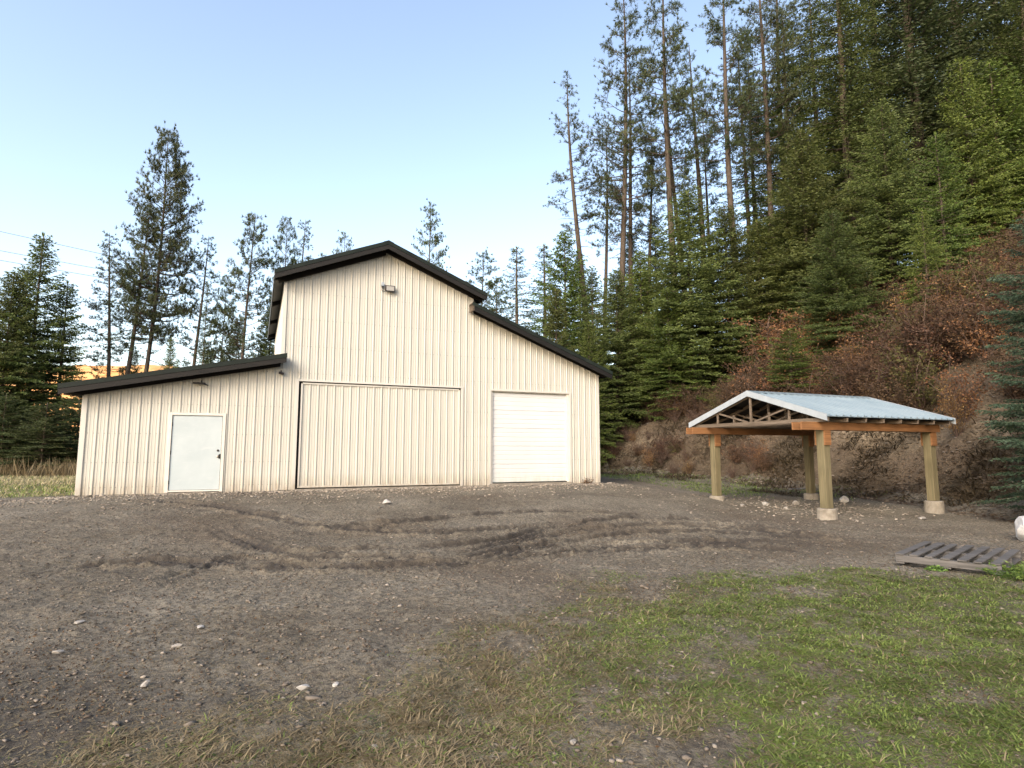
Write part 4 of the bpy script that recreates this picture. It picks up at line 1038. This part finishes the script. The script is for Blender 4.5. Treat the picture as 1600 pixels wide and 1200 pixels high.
sc(42000, bankxy, .012, .085, lambda x, y: (toe_dist(x, y) > -.6)*(toe_dist(x, y) < 4.6)*(.25+.75*(fbm(x*.5, y*.5, 3) > 0)), pw=4, tl=.0, th=.7)
gravel('scree', np.concatenate(P_), np.concatenate(S_), 'stones in the bank', M['gravel'], np.concatenate(T_)*.8, seed=8)

def rock(name, px, py, size, mat, label, cat='rock', group=None, flat=.5, seed=0, P=None, asp=.7, sink=.25, rz=None):
    rr = np.random.default_rng(100+seed); p = P or on_ground(px, py)
    import bmesh
    bm = bmesh.new(); bmesh.ops.create_icosphere(bm, subdivisions=3, radius=1)
    o = rr.random(2)*50
    cuts = [Vector(rr.normal(size=3)).normalized() for _ in range(12)]
    for v in bm.verts:
        q = v.co.copy()
        for c in cuts:
            dd = q.dot(c)
            if dd > .62: q -= c*(dd-.62)
        nn = float(fbm(np.array([q.x*1.7+o[0]]), np.array([q.y*1.7+q.z*1.3+o[1]]), 3)[0]); v.co = q*(1+.16*nn)
        v.co.x *= size; v.co.y *= size*asp; v.co.z *= size*flat
    me = bpy.data.meshes.new(name); bm.to_mesh(me); bm.free(); me.materials.append(mat)
    ob = link(name, me); ob.location = (p.x, p.y, sz(p.x, p.y)+size*flat*(1-2*sink)); ob.rotation_euler = (0, 0, rr.random()*6 if rz is None else rz)
    return tag(ob, label, cat, group)
M['boulder'] = mk_rock('white_boulder', (.42, .41, .39), (.68, .67, .64), 5)
rock('boulder', 1610, 848, .34, M['boulder'], 'big white boulder at the right edge of the yard behind the pallet', 'boulder', flat=.75, seed=1, asp=.8, sink=.15)
rock('stone', 474, 1076, .062, M['white_rock'], 'pale flat elongated stone in the thin grass, the largest in the foreground', 'stone', flat=.35, seed=2, asp=.5, rz=.25)
rock('stone', 228, 1072, .055, M['rock'], 'flat grey stone on soil with painted shade at lower left', 'stone', flat=.4, seed=3, asp=.6)
rock('stone', 524, 1073, .026, M['white_rock'], 'small pale pebble just right of the long pale stone', 'stone', flat=.7, seed=4)
rock('stone', 313, 982, .05, M['white_rock'], 'pale flat stone on bare mud left of the grass, upper one of two', 'stone', flat=.35, seed=5, asp=.6)
rock('stone', 277, 1010, .055, M['rock'], 'pale grey stone on bare mud left of the grass, lower one of two', 'stone', flat=.4, seed=6, asp=.6)
rock('stone', 122, 976, .055, M['rock'], 'flat light stone on the mud near the left edge', 'stone', flat=.35, seed=7, asp=.6)
rock('stone', 92, 1024, .05, M['rock'], 'low grey stone nearest the dark lower left corner', 'stone', flat=.4, seed=8)
rock('stone', 585, 1168, .035, M['rock'], 'small grey stone at the bottom edge among dry grass', 'stone', flat=.5, seed=9)
rock('stone', 896, 1162, .03, M['rock'], 'small brown stone lying in the grass left of bottom centre', 'stone', flat=.6, seed=10)
rock('stone', 604, 788, .13, M['white_rock'], 'pale stone on gravel in front of the sliding doors', 'stone', flat=.6, seed=11)
rock('stone', 1440, 812, .17, M['rock'], 'flat tan stone in front of the right carport post', 'stone', flat=.3, seed=12, asp=.6)
for k, (a, b, s_, l) in enumerate([(1196, 790, .14, 'stone just right of the left carport post'), (1160, 792, .10, 'smaller stone at the foot of the left carport post'), (1243, 789, .13, 'stone at the foot of the back carport post'), (1228, 796, .10, 'stone between the back and left carport posts'), (1318, 785, .22, 'pale stone lump behind the front carport post')]):
    rock('stone', a, b, s_, M['white_rock'] if k in (4, 0) else M['rock'], 'pale '+l if k != 4 else l, 'stone', flat=.6, seed=20+k)
m = MB()
p = on_ground(1245, 766); m.box(-.35, .35, -.09, .09, .0, .05, Matrix.Rotation(.4, 4, 'Z')); o = m.build('plank', M['pallet'], None, bevel=.004); o.location = (p.x, p.y, sz(p.x, p.y)+.03); tag(o, 'short dark plank on the ground behind the carport', 'plank')
p = on_ground(60, 740); rock('boulder', 52, 741, .55, M['rock'], 'grey boulder in the tall dry weeds at far left', 'boulder', flat=.7, seed=31)

# grass: many single blades in one mesh
def blades(name, x, y, z, L, W_, az, lean, tint, mat, label, curl=.6):
    n = len(x); dx, dy = np.cos(az), np.sin(az); px_, py_ = -dy, dx
    def pt(t, wd_):
        h = L*t; a = lean*(1+curl*t); rad = h*np.sin(a*.9); hz = h*np.cos(a*.9)
        cx, cy, cz = x+dx*rad, y+dy*rad, z+np.maximum(hz, .004)
        return np.stack([cx-px_*wd_, cy-py_*wd_, cz], -1), np.stack([cx+px_*wd_, cy+py_*wd_, cz], -1)
    a0, b0 = pt(0, W_*.8); a1, b1 = pt(.5, W_); a2, b2 = pt(1., W_*.12)
    Vv = np.stack([a0, b0, a1, b1, a2, b2], 1).reshape(-1, 3); k = np.arange(n)[:, None]*6
    Fq = np.concatenate([k+np.array([[0, 1, 3, 2]]), k+np.array([[2, 3, 5, 4]])])
    o = link(name, np_mesh(name, Vv, Fq, mat, {'tint': np.repeat(tint, 6)})); tag(o, label, None, None, 'stuff'); return o
def lawn(n, seed):
    r = np.random.default_rng(seed)
    y = 2.25+6.6*r.random(n)**1.25; x = (r.random(n)*2-1)*(1.0*y+.8); 
    a, g = grass_amt(x, y); tuft = ss(.5+1.5*fbm(x*4.5, y*4.5, 2)); k = r.random(n) < a*(.35+.65*tuft); return x[k], y[k], a[k], g[k], tuft[k], r
x, y, a, g, tf, r = lawn(1700000, 5)
isg = r.random(len(x)) < .14+.72*g
for nm, sel, mat, lb in (('grass', isg, M['grass'], 'short green grass on the right of the yard'), ('dry_grass', ~isg, M['dry'], 'thin dry grass spreading over the mud')):
    xx, yy = x[sel], y[sel]; n = len(xx); print(nm, n)
    blades(nm, xx, yy, surf(xx, yy)-.004, (.016+.050*r.random(n)**1.7)*(.6+.7*tf[sel])*(1.1 if nm == 'grass' else 1.35), (.0011+.0017*r.random(n))*(1+.12*yy), r.random(n)*6.283, .70+.85*r.random(n), np.clip(r.random(n)*.75+.35*fbm(xx*1.3, yy*1.3, 2), 0, 1), mat, lb)
# straw and debris strewn on the mud
r = np.random.default_rng(9); n = 70000
y = 2.3+10*r.random(n)**1.4; x = (r.random(n)*2-1)*(y+.8); k = r.random(n) < ss(.45+1.3*fbm(x*.6+70, y*.6, 3)); x, y = x[k], y[k]; n = len(x)
blades('straw', x, y, surf(x, y)+.004, .015+.06*r.random(n)**3, (.0014+.0015*r.random(n))*(1+.12*y), r.random(n)*6.283, 1.35+.2*r.random(n), r.random(n)*.8, M['dry'], 'straw bits strewn on the mud')
r = np.random.default_rng(19); n = 60000
y = 2.3+12*r.random(n)**1.4; x = (r.random(n)*2-1)*(y+.8); k = r.random(n) < ss(.35+1.5*fbm(x*.5+20, y*.5, 3)); x, y = x[k], y[k]; n = len(x); dz = r.normal(size=(n, 3)); dz[:, 2] *= .25
tag(link('leaf_crumbs', diamonds('leaf_crumbs', np.stack([x, y, surf(x, y)+.004], -1), dz, .008+.022*r.random(n)**2, .006+.012*r.random(n), r.random(n)*.8, M['brown_leaf'], .3)), 'crumbled leaves on the mud', None, None, 'stuff')
n = 90000; y = 2.25+6.2*r.random(n)**1.25; x = (r.random(n)*2-1)*(1.0*y+.8); a_, g_ = grass_amt(x, y); k = r.random(n) < a_*g_*ss(.3+1.8*fbm(x*1.7+7, y*1.7, 2)); x, y = x[k], y[k]; n = len(x); dz = r.normal(size=(n, 3)); dz[:, 2] = np.abs(dz[:, 2])*.4
tag(link('clover', diamonds('clover', np.stack([x, y, surf(x, y)+.004+.018*r.random(n)], -1), dz, .010+.016*r.random(n), .008+.010*r.random(n), r.random(n), M['clover'], .4)), 'clover leaves between the grass', None, None, 'stuff')
# grass field at far left, tall weeds before the trees
n = 130000; x = r.uniform(-46, -10.4, n); y = r.uniform(14, 40, n); k = r.random(n) < left_field(x, y); x, y = x[k], y[k]; n = len(x)
wdx = (x-P0[0])*N2[0]+(y-P0[1])*N2[1]
gr = r.random(n) < np.where(wdx < 7, .6, .12)
for nm, s_, mt, lb in (('field_grass', gr, M['grass'], 'green grass left of the barn'), ('field_dry_grass', ~gr, M['dry'], 'pale dry grass left of the barn')):
    m_ = s_.sum(); blades(nm, x[s_], y[s_], surf(x[s_], y[s_])-.01, .06+.10*r.random(m_), .008+.006*r.random(m_), r.random(m_)*6.28, .2+.9*r.random(m_), r.random(m_)*.5+.5, mt, lb)
n = 15000; x = r.uniform(-46, -12, n); y = 27.5+r.random(n)*4+.6*fbm(x*.3, x*0, 2)
blades('tall_weeds', x, y, surf(x, y), .35+.7*r.random(n)**1.5, .008+.012*r.random(n), r.random(n)*6.28, .1+.5*r.random(n), r.random(n)*.45, M['dry'], 'tall dead weeds in front of the dark trees')
# grass and litter on the bank
n = 520000; x = r.uniform(2, 20, n); y = r.uniform(8, 44, n); d = toe_dist(x, y)
k = (d > -2.5) & (d < 6.5) & (r.random(n) < ss(.35+1.6*fbm(x*.4+3, y*.4, 3))*np.where(d < 0, .45*(y > 19), .75)); x, y = x[k], y[k]; n = len(x)
blades('bank_grass', x, y, surf(x, y)-.01, .10+.32*r.random(n)**1.5, .008+.011*r.random(n), r.random(n)*6.28, .6+.9*r.random(n), np.clip(r.random(n)*.45-.1+.3*fbm(x*.6, y*.6, 2), 0, 1), M['bank_dry'], 'dead grass hanging on the bank')
n = 60000; x = r.uniform(3, 12, n); y = r.uniform(18, 36, n); d = toe_dist(x, y); k = (d < .5) & (d > -4.5) & (r.random(n) < ss(.55+1.4*fbm(x*.5, y*.3, 2))*ss((y-17)/4)); x, y = x[k], y[k]; m_ = len(x)
blades('foot_grass', x, y, surf(x, y)-.01, .05+.09*r.random(m_), .007+.006*r.random(m_), r.random(m_)*6.28, .5+.9*r.random(m_), r.random(m_)*.6, M['grass'], 'olive grass along the foot of the bank')
n = 260000; x = r.uniform(3, 34, n); y = r.uniform(7, 46, n); d = toe_dist(x, y); k = (d > -.8) & (r.random(n) < ss(.5+1.4*fbm(x*.35, y*.35+9, 3))); x, y = x[k], y[k]; n = len(x)
blades('leaf_litter', x, y, surf(x, y)+.01, .05+.07*r.random(n), .018+.02*r.random(n), r.random(n)*6.28, 1.1+.4*r.random(n), r.random(n), M['brown_leaf'], 'fallen brown leaves on the bank')
# leafy weeds
def weed(px, py, rad, h, n, label, mat='weed', P=None, stem_h=.6):
    p = P or on_ground(px, py); p = Vector((p.x, p.y, sz(p.x, p.y)))
    t = thing('weed_clump', label, 'weed', p); rr = random.Random(int(px*7+py))
    Bo, Bd, Bl, Bw, Tt = [], [], [], [], []; st = MB()
    for k in range(n):
        a = rr.random()*6.283; q = rad*math.sqrt(rr.random()); hh = h*(.4+.6*rr.random())*(1-.5*(q/rad)**2)
        tip = Vector((q*math.cos(a), q*math.sin(a), hh)); st.tube([(tip.x*.3, tip.y*.3, -.02), (tip.x*.8, tip.y*.8, hh*.6), tuple(tip)], .003, 3, False)
        for j in range(7):
            az = rr.random()*6.283; f = rr.random()*.6+.4
            Bo.append((tip.x*f, tip.y*f, hh*f)); Bd.append((math.cos(az), math.sin(az), rr.uniform(-.3, .5))); Bl.append(rr.uniform(.03, .07)); Bw.append(rr.uniform(.012, .024)); Tt.append(rr.random())
    st.build('stems', M[mat] if mat == 'weed' else M['twig'], t)
    link('leaves', diamonds('leaves', Bo, Bd, Bl, Bw, Tt, M[mat]), t); return t
weed(1592, 905, .42, .24, 70, 'leafy bright green weed clump in front of the right end of the pallet')
weed(1462, 893, .14, .10, 16, 'low green weed sprig at the front edge of the pallet')
weed(912, 757, .22, .34, 26, 'dead brown weed against the barn wall near its right corner', 'brown_leaf', P=Vector((*uw(12.05, -.12), 0)))
# overhead cables
for k, (y0, y1, lb) in enumerate([(360, 395, 'top overhead cable crossing the sky at left'), (390, 419, 'middle overhead cable crossing the sky at left'), (405, 432, 'lowest overhead cable crossing the sky at left')]):
    a = at(-160, y0-(y1-y0), 52); b = at(160, y1, 60); d = (b-a); m = MB(); pts = []
    for i in range(25):
        t_ = i/24*4-.5; q = a+d*t_; pts.append((q.x, q.y, q.z - .15*math.sin(max(0, min(1, (t_+.5)/4))*math.pi)))
    m.tube(pts, .022, 5); tag(m.build('overhead_cable', M['cable']), lb, 'cable')
